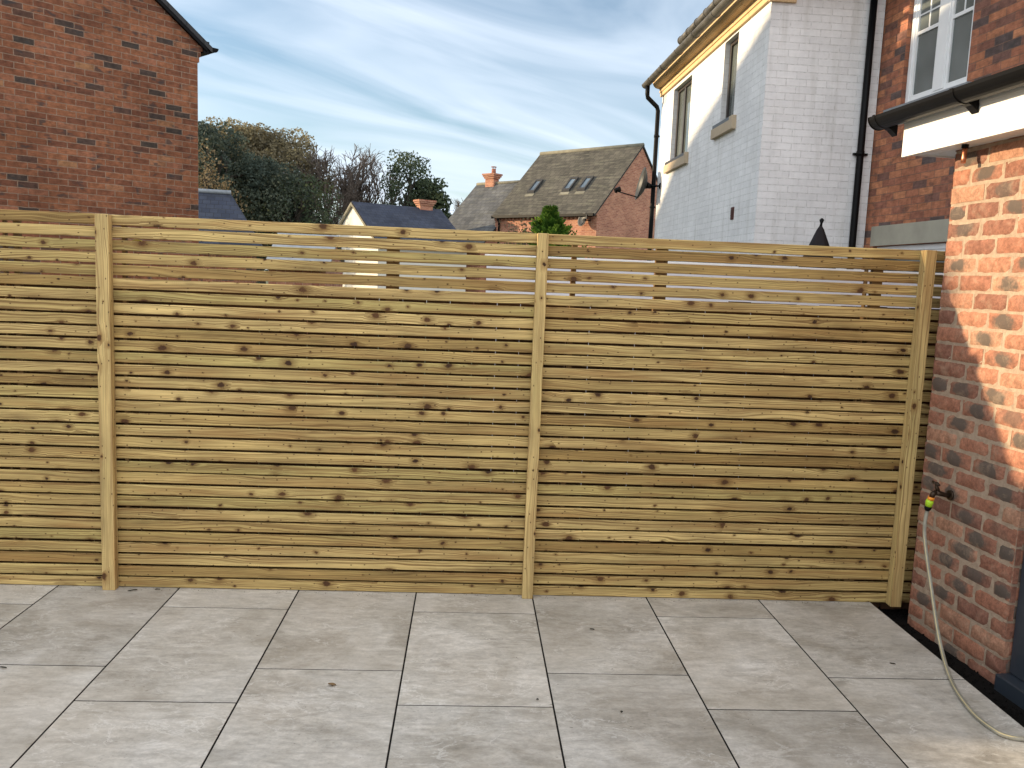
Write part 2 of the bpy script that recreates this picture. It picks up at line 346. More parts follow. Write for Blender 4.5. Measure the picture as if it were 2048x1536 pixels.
def slab_mat():
    t = NT('porcelain paving'); uv = t.n('ShaderNodeUVMap').outputs[0]
    tint = t.n('ShaderNodeAttribute', attribute_name='tint').outputs['Fac']
    a = t.noise(t.map(uv, (1, 1, 1), rot=(0, 0, 0.5)), 2.2, 6, 0.62, 0.9)
    b = t.noise(t.map(uv, (2.2, 7, 1), rot=(0, 0, 0.55)), 2.4, 7, 0.72, 0.8)
    f = t.noise(uv, 60, 5, 0.75)
    c = t.ramp(a, [(0.30, (0.300, 0.274, 0.230)), (0.5, (0.435, 0.409, 0.363)), (0.70, (0.54, 0.518, 0.478))])
    c = t.mix(1.0, c, t.ramp(b, [(0.3, 0.78), (0.5, 1.0), (0.66, 1.16)]), 'MULTIPLY')
    c = t.mix(1.0, c, t.ramp(f, [(0.3, 0.87), (0.7, 1.10)]), 'MULTIPLY')
    g_ = t.noise(t.map(uv, (1.5, 3.2, 1), rot=(0, 0, 0.6)), 9, 6, 0.75, 0.4)
    c = t.mix(1.0, c, t.ramp(g_, [(0.34, 0.80), (0.64, 1.12)]), 'MULTIPLY')
    # thin pale veins
    vn = t.math('ABSOLUTE', t.math('SUBTRACT', t.noise(t.map(uv, (1.4, 3.2, 1), (3, 7, 0), (0, 0, 0.6)), 3.0, 7, 0.65, 0.6), 0.5))
    vm = t.noise(uv, 3.1, 3)
    vein = t.math('MULTIPLY', t.ramp(vn, [(0.0, 1.0), (0.018, 0.0)]), t.ramp(vm, [(0.45, 0.0), (0.58, 0.75)]))
    c = t.mix(vein, c, (0.62, 0.60, 0.56))
    # dark pits in loose bands
    pit = t.ramp(t.noise(t.map(uv, (30, 60, 1), rot=(0, 0, 0.5)), 1.6, 3, 0.6), [(0.62, 0.0), (0.69, 0.9)])
    pm = t.ramp(t.noise(t.map(uv, (1.6, 3.0, 1), (1, 5, 0), (0, 0, 0.5)), 2.0, 3, 0.6), [(0.52, 0.0), (0.64, 0.9)])
    c = t.mix(t.math('MULTIPLY', pit, pm), c, (0.10, 0.09, 0.075))
    warm = t.ramp(t.noise(uv, 1.3, 3), [(0.4, 0.0), (0.7, 0.30)])
    c = t.mix(warm, c, (0.46, 0.40, 0.325))
    c = t.mix(1.0, c, t.ramp(tint, [(0, 0.87), (1, 1.07)]), 'MULTIPLY')
    h = t.math('ADD', t.math('MULTIPLY', b, 0.6), t.math('MULTIPLY', f, 0.4))
    return t.fin(c, t.ramp(b, [(0.3, 0.42), (0.7, 0.6)]), t.bump(h, 0.25, 0.003), 0.4)
M['slab'] = slab_mat()
M['joint'] = simple('black joint bed', (0.012, 0.011, 0.010), 0.95, spec=0.1)
M['soil'] = simple('dark drainage gravel', (0.007, 0.006, 0.0055), 0.95, spec=0.15, var=0.6, scale=40, bump=1.0)
M['ground'] = simple('garden ground', (0.09, 0.10, 0.045), 0.95, var=0.4, scale=0.6)
M['black_plastic'] = simple('black plastic', (0.0045, 0.0045, 0.005), 0.45, spec=0.12, var=0.3, scale=5)
M['weathered_gutter'] = simple('weathered dark gutter', (0.085, 0.08, 0.07), 0.55, var=0.55, scale=5)
M['fascia'] = simple('white upvc', (0.80, 0.79, 0.76), 0.35, var=0.04, scale=3)
M['upvc'] = simple('white window frame', (0.78, 0.79, 0.79), 0.3, var=0.03)
M['stone'] = simple('pale cast stone', (0.36, 0.34, 0.27), 0.9, var=0.18, scale=3, bump=0.3)
M['cornice'] = simple('buff cast stone', (0.62, 0.44, 0.24), 0.85, var=0.12, scale=3, bump=0.25)
M['sillstone'] = simple('sand coloured sill', (0.45, 0.36, 0.25), 0.85, var=0.10, scale=4, bump=0.2)
M['brown_frame'] = simple('dark brown window frame', (0.045, 0.035, 0.028), 0.35, var=0.2)
M['anthracite'] = simple('anthracite aluminium', (0.028, 0.036, 0.048), 0.38, var=0.08, spec=0.5)
M['brass'] = simple('tarnished brass', (0.055, 0.035, 0.022), 0.45, metal=0.6, var=0.4, scale=30)
M['copper'] = simple('copper pipe', (0.50, 0.20, 0.11), 0.35, metal=0.9, var=0.2, scale=20)
M['hose'] = simple('grey garden hose', (0.30, 0.285, 0.23), 0.45, var=0.3, scale=25)
M['hose_stripe'] = simple('hose stripe', (0.62, 0.52, 0.28), 0.45)
M['orange'] = simple('orange plastic', (0.85, 0.30, 0.03), 0.4, var=0.03)
M['lime'] = simple('lime green plastic', (0.42, 0.68, 0.03), 0.4, var=0.03)
M['lead'] = simple('lead flashing', (0.26, 0.28, 0.30), 0.5, var=0.2, scale=6)
M['dish'] = simple('shade darkened dish', (0.028, 0.03, 0.03), 0.5, var=0.15)  # shade on the dish is put into this dark base colour
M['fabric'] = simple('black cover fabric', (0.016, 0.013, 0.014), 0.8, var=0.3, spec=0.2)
M['render'] = simple('cream render', (0.60, 0.58, 0.52), 0.9, var=0.06, scale=1)
M['white_wall'] = simple('white rendered wall', (0.74, 0.74, 0.78), 0.8, var=0.05, scale=1)
M['flash'] = simple('weathered clay ridge', (0.17, 0.16, 0.12), 0.85, var=0.4, scale=2)
def glass_mat(name, c=(0.03, 0.035, 0.035), rough=0.03):
    t = NT(name); ob = t.n('ShaderNodeTexCoord').outputs['Object']
    return t.fin(t.mix(1.0, c, t.ramp(t.noise(ob, 1.5, 2), [(0.3, 0.6), (0.7, 1.4)]), 'MULTIPLY'), rough, t.bump(t.noise(ob, 1.2, 1), 0.05, 0.02), 0.9)
M['glass'] = glass_mat('window glass')
M['glass_dim'] = glass_mat('dim window glass', (0.10, 0.115, 0.11), 0.08)
M['sky_glass'] = glass_mat('skylight glass', (0.10, 0.13, 0.16), 0.15)
def roof_mat(name, c0, c1, row=0.25, moss=0.0, w=0.30):
    t = NT(name); uv = t.n('ShaderNodeUVMap').outputs[0]
    br = t.n('ShaderNodeTexBrick', {'Vector': uv, 'Color1': (0, 0, 0), 'Color2': (1, 1, 1), 'Mortar': (0.2, 0.2, 0.2), 'Scale': 1.0, 'Mortar Size': 0.012, 'Mortar Smooth': 0.3, 'Brick Width': w, 'Row Height': row})
    c = t.ramp(br.outputs['Color'], [(0, c0), (1, c1)])
    c = t.mix(1.0, c, t.ramp(t.noise(uv, 0.7, 6, 0.65), [(0.3, 0.65), (0.7, 1.3)]), 'MULTIPLY')
    st = t.noise(t.map(uv, (0.5, 3.5, 1)), 2.0, 5, 0.7)
    c = t.mix(t.ramp(st, [(0.5, 0.0), (0.72, moss)]), c, (0.15, 0.145, 0.105))
    c = t.mix(t.math('MULTIPLY', br.outputs['Fac'], 0.6), c, (0.02, 0.02, 0.02))
    return t.fin(c, 0.85, t.bump(t.math('SUBTRACT', 1.0, br.outputs['Fac']), 0.5, 0.03), 0.25)
M['roof_brown'] = roof_mat('weathered brown roof tiles', (0.044, 0.041, 0.034), (0.074, 0.068, 0.055), 0.28, 0.75)
M['roof_grey'] = roof_mat('grey roof tiles', (0.055, 0.058, 0.062), (0.09, 0.092, 0.094), 0.28, 0.5)
M['roof_slate'] = roof_mat('dark blue slate', (0.030, 0.036, 0.055), (0.045, 0.052, 0.075), 0.25, 0.12)
M['roof_dark'] = roof_mat('dark verge tiles', (0.05, 0.05, 0.052), (0.08, 0.08, 0.08), 0.3, 0.2)
M['bark'] = simple('tree bark', (0.060, 0.050, 0.040), 0.95, var=0.4, scale=4)
M['twig'] = simple('bare twigs', (0.10, 0.078, 0.062), 0.9, var=0.3, scale=3)
def leaf_mat(name, stops, trans=0.35):
    t = NT(name); tint = t.n('ShaderNodeAttribute', attribute_name='tint').outputs['Fac']
    c = t.ramp(tint, stops)
    t.fin(c, 0.7, None, 0.2)
    tr = t.n('ShaderNodeBsdfTranslucent', {0: c}); ms = t.n('ShaderNodeMixShader', {0: trans, 1: t.b.outputs[0], 2: tr.outputs[0]})
    t.t.links.new(ms.outputs[0], t.out.inputs[0]); return t.m
M['leaf_dark'] = leaf_mat('dark evergreen leaves', [(0, (0.036, 0.052, 0.042)), (0.6, (0.070, 0.088, 0.064)), (1, (0.14, 0.14, 0.08))])
M['leaf_brown'] = leaf_mat('autumn oak leaves', [(0, (0.095, 0.086, 0.058)), (0.5, (0.19, 0.16, 0.095)), (1, (0.36, 0.29, 0.14))])
M['leaf_green'] = leaf_mat('green oak leaves', [(0, (0.035, 0.050, 0.032)), (0.6, (0.068, 0.092, 0.050)), (1, (0.10, 0.11, 0.04))])
M['leaf_tan'] = leaf_mat('tan shrub leaves', [(0, (0.10, 0.08, 0.045)), (1, (0.26, 0.19, 0.10))])
M['leaf_conifer'] = leaf_mat('bright conifer fronds', [(0, (0.022, 0.065, 0.012)), (0.5, (0.075, 0.16, 0.022)), (1, (0.22, 0.32, 0.045))], 0.3)
M['fallen_leaf'] = simple('fallen leaf', (0.16, 0.10, 0.045), 0.8)
M['dark_leaf'] = simple('dark leaf scrap', (0.03, 0.028, 0.018), 0.8)

# ------------------------------------------------------------------ ground and patio
mb = MB(); S = 400
N = 20
for i in range(N):
    for j in range(N):
        x0 = -S + 2*S*i/N; x1 = -S + 2*S*(i+1)/N; y0 = -S + 2*S*j/N; y1 = -S + 2*S*(j+1)/N
        mb.face([(x0,y0,-0.16),(x1,y0,-0.16),(x1,y1,-0.16),(x0,y1,-0.16)])
struct(mb.build('ground', M['ground']))
XL, XR, YB, YF = -6.3, 2.1868, -4.0, 4.20
mb = MB(); mb.box(WR, XL, XR - 0.004, YB, YF, -0.15, -0.0014); struct(mb.build('patio_bed', M['joint']))
mb = MB()
x0g, W_, H_ = -2.0367, 0.603, 0.903
gj = 0.0036
for k in range(-8, 7):
    xa = x0g + W_ * k; xb = xa + W_
    if k == 6: xb = XR + gj
    y = 3.942 if (k % 2) else 3.320
    rows = [y]
    ya = y
    segs = [(y, YF)]
    while ya > YB:
        segs.append((ya - H_, ya)); ya -= H_
    for (s0, s1) in segs:
        o = (random.uniform(0, 60), random.uniform(0, 60)); q = random.random()
        a0, a1, b0, b1 = xa + gj, xb - gj, s0 + gj, s1 - gj
        dz = random.uniform(-0.0003, 0.0003)
        e = 0.0008
        T = [(a0+e,b0+e,dz),(a1-e,b0+e,dz),(a1-e,b1-e,dz),(a0+e,b1-e,dz)]
        Lw = [(a0,b0,dz-e),(a1,b0,dz-e),(a1,b1,dz-e),(a0,b1,dz-e)]
        fl = random.choice([1, -1])
        uvf = lambda pts: [(o[0] + fl * p[0], o[1] + fl * p[1]) for p in pts]
        mb.face(T, uvf(T), q)
        for i in range(4):
            j = (i + 1) % 4
            pts = [Lw[i], Lw[j], T[j], T[i]]; mb.face(pts, uvf(pts), q)
            Bt = [(Lw[i][0], Lw[i][1], -0.02), (Lw[j][0], Lw[j][1], -0.02), Lw[j], Lw[i]]; mb.face(Bt, uvf(Bt), q)
struct(mb.build('patio', M['slab']))
# trench of dark gravel between patio and wall
mb = MB()
mb.box(WR, XR, 4.6, YB, 4.5, -0.155, -0.075)
struct(mb.build('gravel_trench', M['soil']))
mb = MB()
for i in range(900):
    x = random.uniform(XR + 0.01, XR + 0.36); y = random.uniform(1.6, 4.3); r = random.uniform(0.004, 0.011)
    c0 = Vector((x, y, -0.075 + r * .3)); n = []
    for k in range(6): n.append(c0 + Vector([(1,0,0),(-1,0,0),(0,1,0),(0,-1,0),(0,0,1),(0,0,-1)][k]) * r * random.uniform(.6, 1.2))
    for a, b, c in [(0,2,4),(2,1,4),(1,3,4),(3,0,4)]: mb.face([n[a], n[b], n[c]])
o = mb.build('gravel', M['soil']); o['kind'] = 'stuff'; o['label'] = 'dark gravel chippings in the trench between paving and brick wall'

# ------------------------------------------------------------------ the slatted fence
fence = thing('slatted_fence', 'new pale timber fence of narrow horizontal slats along the far edge of the patio', 'fence', (0.3, 4.2, 0))
def slat_panel(x0, x1, seed):
    rnd = random.Random(seed); mb = MB()
    Hs, gp = 0.0497, 0.01075; pitch = Hs + gp
    for i in range(31):
        z0 = 0.002 + i * pitch + rnd.uniform(-.0012, .0012); z1 = z0 + Hs + rnd.uniform(-.0008, .0008)
        y0 = 4.183 + rnd.uniform(-.0015, .0015); y1 = y0 + 0.018; e = 0.003
        ou, ov = rnd.uniform(0, 80), rnd.uniform(0, 80); c = rnd.random()
        prof = [(y0, z0+e), (y0, z1-e), (y0+e, z1), (y1-e, z1), (y1, z1-e), (y1, z0+e), (y1-e, z0), (y0+e, z0)]
        tilt0, tilt1 = rnd.uniform(-.0015, .0015), rnd.uniform(-.0015, .0015)
        n = 8
        for s in range(10):
            xa = x0 + (x1-x0)*s/10; xb = x0 + (x1-x0)*(s+1)/10
            sa = tilt0 + (tilt1-tilt0)*s/10; sb = tilt0 + (tilt1-tilt0)*(s+1)/10
            ba = 0.0012*math.sin(s/10*3.1416*2+seed+i); bb = 0.0012*math.sin((s+1)/10*3.1416*2+seed+i)
            for k in range(8):
                k2 = (k+1) % 8
                pa, pb = prof[k], prof[k2]
                vv = lambda p: ov + (p[1] if p[0] < y0 + 0.01 else p[1] + .02)
                mb.face([(xa, pa[0]+ba, pa[1]+sa), (xa, pb[0]+ba, pb[1]+sa), (xb, pb[0]+bb, pb[1]+sb), (xb, pa[0]+bb, pa[1]+sb)][::-1],
                        [(ou+xa, vv(pa)), (ou+xa, vv(pb)), (ou+xb, vv(pb)), (ou+xb, vv(pa))][::-1], c)
        for xx, fl in ((x0, 1), (x1, -1)):
            pts = [(xx, p[0], p[1]) for p in prof]
            mb.face(pts[::fl], [(ou + p[0]*2, ov + p[1]) for p in prof][::fl], c)
    return mb.build('slat_panel', M['slat'], fence)
slat_panel(-6.10, -4.02, 5); slat_panel(-4.018, -1.765, 11); slat_panel(-1.763, 0.346, 23); slat_panel(0.348, 2.40, 37)
def fence_post(x0, x1, lab, y0=4.135, y1=4.1815, z1=1.863):
    mb = MB(); ou, ov = random.uniform(0, 50), random.uniform(0, 50)
    P = [(x0,y0),(x1,y0),(x1,y1),(x0,y1)]; d = 0
    for i in range(4):
        a, b = P[i], P[(i+1) % 4]; L = math.dist(a, b)
        for s in range(8):
            za = z1*s/8; zb = z1*(s+1)/8
            mb.face([(a[0],a[1],za),(b[0],b[1],za),(b[0],b[1],zb),(a[0],a[1],zb)], [(ou+za, ov+d),(ou+za, ov+d+L),(ou+zb, ov+d+L),(ou+zb, ov+d)], 0.5)
        d += L
    mb.face([(x0,y0,z1),(x1,y0,z1),(x1,y1,z1),(x0,y1,z1)], [(ou,ov),(ou,ov+.06),(ou+.04,ov+.06),(ou+.04,ov)], 0.4)
    mb.face([(x0,y1,0),(x1,y1,0),(x1,y0,0),(x0,y0,0)])
    mb.build('post', M['post'], fence, lab, bevel=0.003)
fence_post(-4.05, -3.985, None); fence_post(-6.1, -6.04, None)
fence_post(-1.797, -1.733, None); fence_post(0.319, 0.374, None)
fence_post(2.268, 2.325, 'end post beside the brick wall', y0=4.125)
for (xa, xb) in [(-3.2,-3.15),(-2.262,-2.252),(-2.212,-2.186),(-1.70,-1.683),(-0.42,-0.357),(0.50,0.525),(0.925,0.985),(2.012,2.020),(2.045,2.098)]:
    mb = MB(); mb.box(WR, xa, xb, 4.206, 4.236, 0.01, 1.845, off=(random.random()*9, 3)); mb.build('batten', M['batten'], fence)

# old close-board fence behind
ofe = thing('board_fence', 'old dark brown closeboard fence glimpsed through the gaps behind the slatted fence', 'fence', (0, 4.40, -0.16))
x = -5.5; mb = MB()
while x < 2.52:
    w = 0.12; mb.box(WR, x, x + w - 0.003, 4.285 + (0.010 if int(x*7) % 2 else 0), 4.300 + (0.010 if int(x*7) % 2 else 0), -0.16, 1.535 + 0.008 * (x + 2) + random.uniform(-.004, .004)); x += w
mb.build('board_panel', M['old_fence'], ofe)
mb = MB(); mb.box(WR, -5.5, 2.33, 4.312, 4.36, 1.40, 1.47); mb.build('rail', M['old_fence'], ofe)

# board fence added on the left, outside the picture, to shade the patio
sfe = thing('added_side_fence', 'tall board fence added out of view on the left to shade the patio', 'fence', (-6.1, 0.5, 0))
mb = MB(); y = -6.0
while y < 4.3:
    mb.box(WR, -6.12 + (0.012 if int(y*9) % 2 else 0), -6.10 + (0.012 if int(y*9) % 2 else 0), y, y + 0.12, 0.0, 1.93, off=(random.random()*20, random.random()*20), c=random.random()); y += 0.123
mb.build('board_panel', M['slat'], sfe)
for y in (-5.9, -4.1, -2.3, -0.5, 1.3, 3.1):
    mb = MB(); mb.box(WR, -6.20, -6.125, y, y+.075, -.1, 1.97); mb.build('post', M['post'], sfe)

# ------------------------------------------------------------------ walls with openings
def wall_u(mb, fr, w, u0, u1, z0, z1, ops=(), depth=0.1, flip=1):
    """wall in the plane w=const; openings (ua,ub,za,zb); reveal goes towards w+depth"""
    us = sorted({u0, u1, *[q for o in ops for q in o[:2]]}); zs = sorted({z0, z1, *[q for o in ops for q in o[2:]]})
    for i in range(len(us)-1):
        for j in range(len(zs)-1):
            a, b, c, d = us[i], us[i+1], zs[j], zs[j+1]
            if any(o[0] <= a and b <= o[1] and o[2] <= c and d <= o[3] for o in ops): continue
            mb.face([fr.p(a,w,c), fr.p(b,w,c), fr.p(b,w,d), fr.p(a,w,d)][::flip], [(a,c),(b,c),(b,d),(a,d)][::flip])
    for (a, b, c, d) in ops:
        e = w + depth
        mb.face([fr.p(a,w,c), fr.p(a,e,c), fr.p(a,e,d), fr.p(a,w,d)], [(w+.1,c),(e+.1,c),(e+.1,d),(w+.1,d)])
        mb.face([fr.p(b,e,c), fr.p(b,w,c), fr.p(b,w,d), fr.p(b,e,d)], [(e+.1,c),(w+.1,c),(w+.1,d),(e+.1,d)])
        mb.face([fr.p(a,w,d), fr.p(a,e,d), fr.p(b,e,d), fr.p(b,w,d)], [(a,w),(a,e),(b,e),(b,w)])
        mb.face([fr.p(a,e,c), fr.p(a,w,c), fr.p(b,w,c), fr.p(b,e,c)], [(a,e),(a,w),(b,w),(b,e)])
def wall_w(mb, fr, u, w0, w1, z0, z1, ops=(), depth=0.1):
    """wall in the plane u=const facing -u; openings (wa,wb,za,zb); reveal goes towards u+depth"""
    ws = sorted({w0, w1, *[q for o in ops for q in o[:2]]}); zs = sorted({z0, z1, *[q for o in ops for q in o[2:]]})
    for i in range(len(ws)-1):
        for j in range(len(zs)-1):
            a, b, c, d = ws[i], ws[i+1], zs[j], zs[j+1]
            if any(o[0] <= a and b <= o[1] and o[2] <= c and d <= o[3] for o in ops): continue
            mb.face([fr.p(u,b,c), fr.p(u,a,c), fr.p(u,a,d), fr.p(u,b,d)], [(-b,c),(-a,c),(-a,d),(-b,d)])
    e = u + depth
    for (a, b, c, d) in ops:
        mb.face([fr.p(u,b,c), fr.p(e,b,c), fr.p(e,b,d), fr.p(u,b,d)][::-1], [(u,c),(e,c),(e,d),(u,d)][::-1])
        mb.face([fr.p(u,a,c), fr.p(e,a,c), fr.p(e,a,d), fr.p(u,a,d)], [(u,c),(e,c),(e,d),(u,d)])
        mb.face([fr.p(u,a,d), fr.p(e,a,d), fr.p(e,b,d), fr.p(u,b,d)], [(a,u),(a,e),(b,e),(b,u)])
        mb.face([fr.p(e,a,c), fr.p(u,a,c), fr.p(u,b,c), fr.p(e,b,c)], [(a,e),(a,u),(b,u),(b,e)])
def frame_w(fr, name, u0, u1, wa, wb, za, zb, t, mat, parent, bars_w=(), bars_z=(), bt=None, bevel=0.004, open_bottom=False):
    """window frame in the plane u between u0 and u1: a rim and bars"""
    mb = MB(); bt = bt or t
    mb.box(fr, u0, u1, wa, wa+t, za, zb); mb.box(fr, u0, u1, wb-t, wb, za, zb)
    mb.box(fr, u0+.001, u1-.001, wa+t, wb-t, zb-t, zb); mb.box(fr, u0+.001, u1-.001, wa+t, wb-t, za, za+t)
    for q in bars_w: mb.box(fr, u0+.002, u1-.002, q-bt/2, q+bt/2, za+t, zb-t)
    for q in bars_z: mb.box(fr, u0+.003, u1-.003, wa+t, wb-t, q-bt/2, q+bt/2)
    return mb.build(name, mat, parent, bevel=bevel)
def half_gutter(mb, p0, p1, out, rad, thick=0.004, seg=12):
    """half-round gutter opening upward between p0 and p1"""
    up = Vector((0,0,1)); prof = []
    for k in range(seg+1):
        g = math.pi + math.pi*k/seg; prof.append((rad*math.cos(g), rad*math.sin(g)))
    for k in range(seg, -1, -1):
        g = math.pi + math.pi*k/seg; prof.append(((rad-thick)*math.cos(g), (rad-thick)*math.sin(g)))
    # outside smooth look comes from many facets
    mb.sweep(prof, p0, p1, out, up)
def disc_end(mb, c, out, axis, rad, th=0.006, seg=16):
    up = Vector((0,0,1)); prof = [(rad*math.cos(math.pi+math.pi*k/seg), rad*math.sin(math.pi+math.pi*k/seg)) for k in range(seg+1)]
    mb.sweep(prof, c, c + axis*th, out, up)

# ------------------------------------------------------------------ brick house on the right: extension in front, main wall behind
ext = thing('brick_extension', 'sunlit single storey brick extension with white fascia and black gutter at the right edge', 'house', G.p(0, -0.7, 0))
def modelled_bricks(name, fr, plane, a0, a1, z0, z1, parent, axis, ret, seed):
    """rows of individually shaped bricks; the return of the corner shows half bricks"""
    rnd = random.Random(seed); mb = MB()
    rows = int(round((z1 - z0) / 0.083)); ph = (z1 - z0) / rows; j = 0.013
    def brick(P0, U, V, Wn, lu, lv, lw, c):
        # rounded, slightly irregular block: front face grid with pushed-back rim
        nu, nv = 8 if lu > .15 else 5, 4
        ph_ = rnd.uniform(0, 100); sk = [rnd.uniform(-.002, .002) for _ in range(4)]
        idx = {}
        base = len(mb.v)
        for a in range(nu+1):
            for b in range(nv+1):
                fu, fv = a/nu, b/nv
                eu = min(fu, 1-fu)*lu; ev = min(fv, 1-fv)*lv
                e = min(eu, ev)
                back = 0.0075*max(0, 1 - e/0.010)**2
                nn = mnoise.noise(Vector((fu*lu*28+ph_, fv*lv*28, ph_)))
                n2 = mnoise.noise(Vector((fu*lu*70+ph_, fv*lv*70, ph_*2)))
                pu = fu*lu + (mnoise.noise(Vector((fv*3+ph_, fu*2, 5)))*0.0035 if a in (0, nu) else 0)
                pv = fv*lv + (mnoise.noise(Vector((fu*lu*22+ph_, 9, fv)))*0.0032 if b in (0, nv) else 0) + sk[0]*(fu-.5)
                mb.v.append(P0 + U*pu + V*pv + Wn*(-back + nn*0.0028 + n2*0.0012))
        for a in range(nu):
            for b in range(nv):
                i0 = base + a*(nv+1)+b
                mb.f.append((i0, i0+nv+1, i0+nv+2, i0+1)); mb.c.append(c); mb.sm.append(True)
                mb.uv.append([((a/nu-.5)*lu, (b/nv-.5)*lv), (((a+1)/nu-.5)*lu, (b/nv-.5)*lv), (((a+1)/nu-.5)*lu, ((b+1)/nv-.5)*lv), ((a/nu-.5)*lu, ((b+1)/nv-.5)*lv)])
        # sides
        q = [P0, P0+U*lu, P0+U*lu+V*lv, P0+V*lv]; k = -Wn*lw
        for i in range(4):
            a, b = q[i], q[(i+1) % 4]; f0 = -Wn*0.0065
            mb.face([a+f0, b+f0, b+k, a+k][::-1], [(.1,.1)]*4, c)
    Zv = Vector((0,0,1))
    for r in range(rows):
        zb = z0 + r*ph + j/2; lv = ph - j
        L = a1 - a0; full = 0.2275
        cur = 0.0; first = full if r % 2 == 0 else full/2
        n = 0
        while cur < L - 0.02:
            ln = first if n == 0 else full
            if cur + ln > L: ln = L - cur
            if L - (cur+ln) < 0.05: ln = L - cur
            c = rnd.random()
            aa = a0 + cur + (j/2 if cur > 0 else 0); bb = a0 + cur + ln - (j/2 if cur+ln < L-.001 else 0)
            off = rnd.uniform(-.002, .002)
            if axis == 'w':     # plane u = plane, faces -u
                brick(fr.p(plane - off, bb, zb), -fr.w, Zv, -fr.u, bb-aa, lv, 0.03, c)
            else:               # plane w = plane, faces +w (far end) or -w
                sgn = ret
                if sgn > 0: brick(fr.p(aa, plane+off, zb), fr.u, Zv, fr.w, bb-aa, lv, 0.03, c)
                else: brick(fr.p(aa, plane-off, zb), fr.u, Zv, -fr.w, bb-aa, lv, 0.03, c)
            cur += ln; n += 1
    return mb.build(name, M['brick_piece'], parent, weld=False)
EH = 2.42
mb = MB()
mb.box(G, 0.0065, 0.30, -0.696, -0.006, -0.15, EH)       # mortar core of the pier
mb.build('wall_mortar', M['mortar'], ext)
modelled_bricks('brick_face', G, 0.0, -0.702, 0.0, -0.110, EH, ext, 'w', 0, 3)
modelled_bricks('brick_reveal', G, -0.702, 0.006, 0.11, -0.110, EH, ext, 'u', -1, 5)
modelled_bricks('brick_reveal', G, 0.0, 0.006, 0.24, -0.110, EH, ext, 'u', 1, 6)
mb = MB()                                                # rest of the extension, mostly outside the picture
mb.box(G, 0.24, 2.39, -0.25, -0.02, -0.15, EH)
mb.box(G, 0.0, 0.25, -5.5, -3.10, -0.15, EH)
mb.box(G, 0.0, 0.25, -3.10, -0.73, 2.18, EH)
mb.box(G, 0.25, 2.39, -5.5, -5.25, -0.15, EH)
mb.build('wall', M['brick_main'], ext)
# glazed door beside the pier
dr = MB()
for (a, b) in [(-0.80, -0.708), (-3.09, -3.02)]: dr.box(G, 0.035, 0.145, a, b, 0.0, 2.17)
dr.box(G, 0.076, 0.144, -3.02, -0.80, 2.10, 2.169); dr.box(G, 0.076, 0.144, -3.02, -0.80, 0.0, 0.045)
for (a, b) in [(-0.875, -0.806), (-1.90, -1.83), (-1.975, -1.905), (-3.015, -2.945)]: dr.box(G, 0.085, 0.135, a, b, 0.05, 2.095)
for (a, b) in [(-1.83, -0.875), (-2.945, -1.975)]:
    dr.box(G, 0.086, 0.134, a, b, 0.05, 0.13); dr.box(G, 0.086, 0.134, a, b, 2.02, 2.094)
door = dr.build('door', M['anthracite'], ext, bevel=0.004)
g_ = MB(); g_.box(G, 0.102, 0.118, -1.83, -0.875, 0.13, 2.02); g_.box(G, 0.102, 0.118, -2.945, -1.975, 0.13, 2.02)
go = g_.build('glass', M['glass']); go.parent = door; 
for v in go.data.vertices: v.co -= Vector(ext['_o'])
mb = MB(); mb.box(G, -0.03, 0.20, -3.10, -0.706, -0.10, -0.003)
mb.build('door_sill', M['anthracite'], ext, bevel=0.006)
mb = MB(); mb.box(G, 0.35, 0.37, -5.2, -0.3, -0.15, 2.4); mb.build('inner_wall', M['fascia'], ext)
# eaves
Zs = 2.347
FX = -0.155; YE = 0.20
mb = MB()
mb.box(G, FX, FX+0.018, -5.6, YE, Zs-0.014, 2.535)
mb.build('fascia', M['fascia'], ext, bevel=0.002)
mb = MB(); mb.box(G, FX+0.019, 0.55, YE-0.016, YE+0.001, Zs-0.003, 2.57); mb.build('end_board', M['fascia'], ext, bevel=0.002)
mb = MB()
for i in range(3): 
    x0 = FX+0.019 + i*0.056; mb.box(G, x0+.001, x0+0.054, -5.6, YE-0.018, Zs, Zs+0.010)
mb.box(G, FX+0.019+3*0.056, 0.5, 0.012, YE-0.018, Zs+.001, Zs+0.011)
mb.build('soffit', M['fascia'], ext, bevel=0.0015)
mb = MB(); mb.face([G.p(FX-0.02,-5.6,2.555), G.p(FX-0.02,YE,2.555), G.p(2.38,YE,2.86), G.p(2.38,-5.6,2.86)][::-1], [(-5.6,0),(YE,0),(YE,2.6),(-5.6,2.6)][::-1])
mb.face([G.p(FX-0.02,-5.6,2.545), G.p(FX-0.02,YE,2.545), G.p(2.38,YE,2.85), G.p(2.38,-5.6,2.85)])
mb.face([G.p(0.1,YE-.01,2.35), G.p(2.38,YE-.01,2.35), G.p(2.38,YE-.01,2.85), G.p(0.1,YE-.01,2.56)][::-1])
mb.build('roof', M['roof_grey'], ext)
gut = MB(); GR = 0.060; gc = FX-0.066
half_gutter(gut, G.p(gc,-5.6,2.560), G.p(gc,0.33,2.545), G.u, GR)
disc_end(gut, G.p(gc,0.325,2.545), G.u, G.w, GR+0.003)
go = gut.build('gutter', M['black_plastic'], ext)
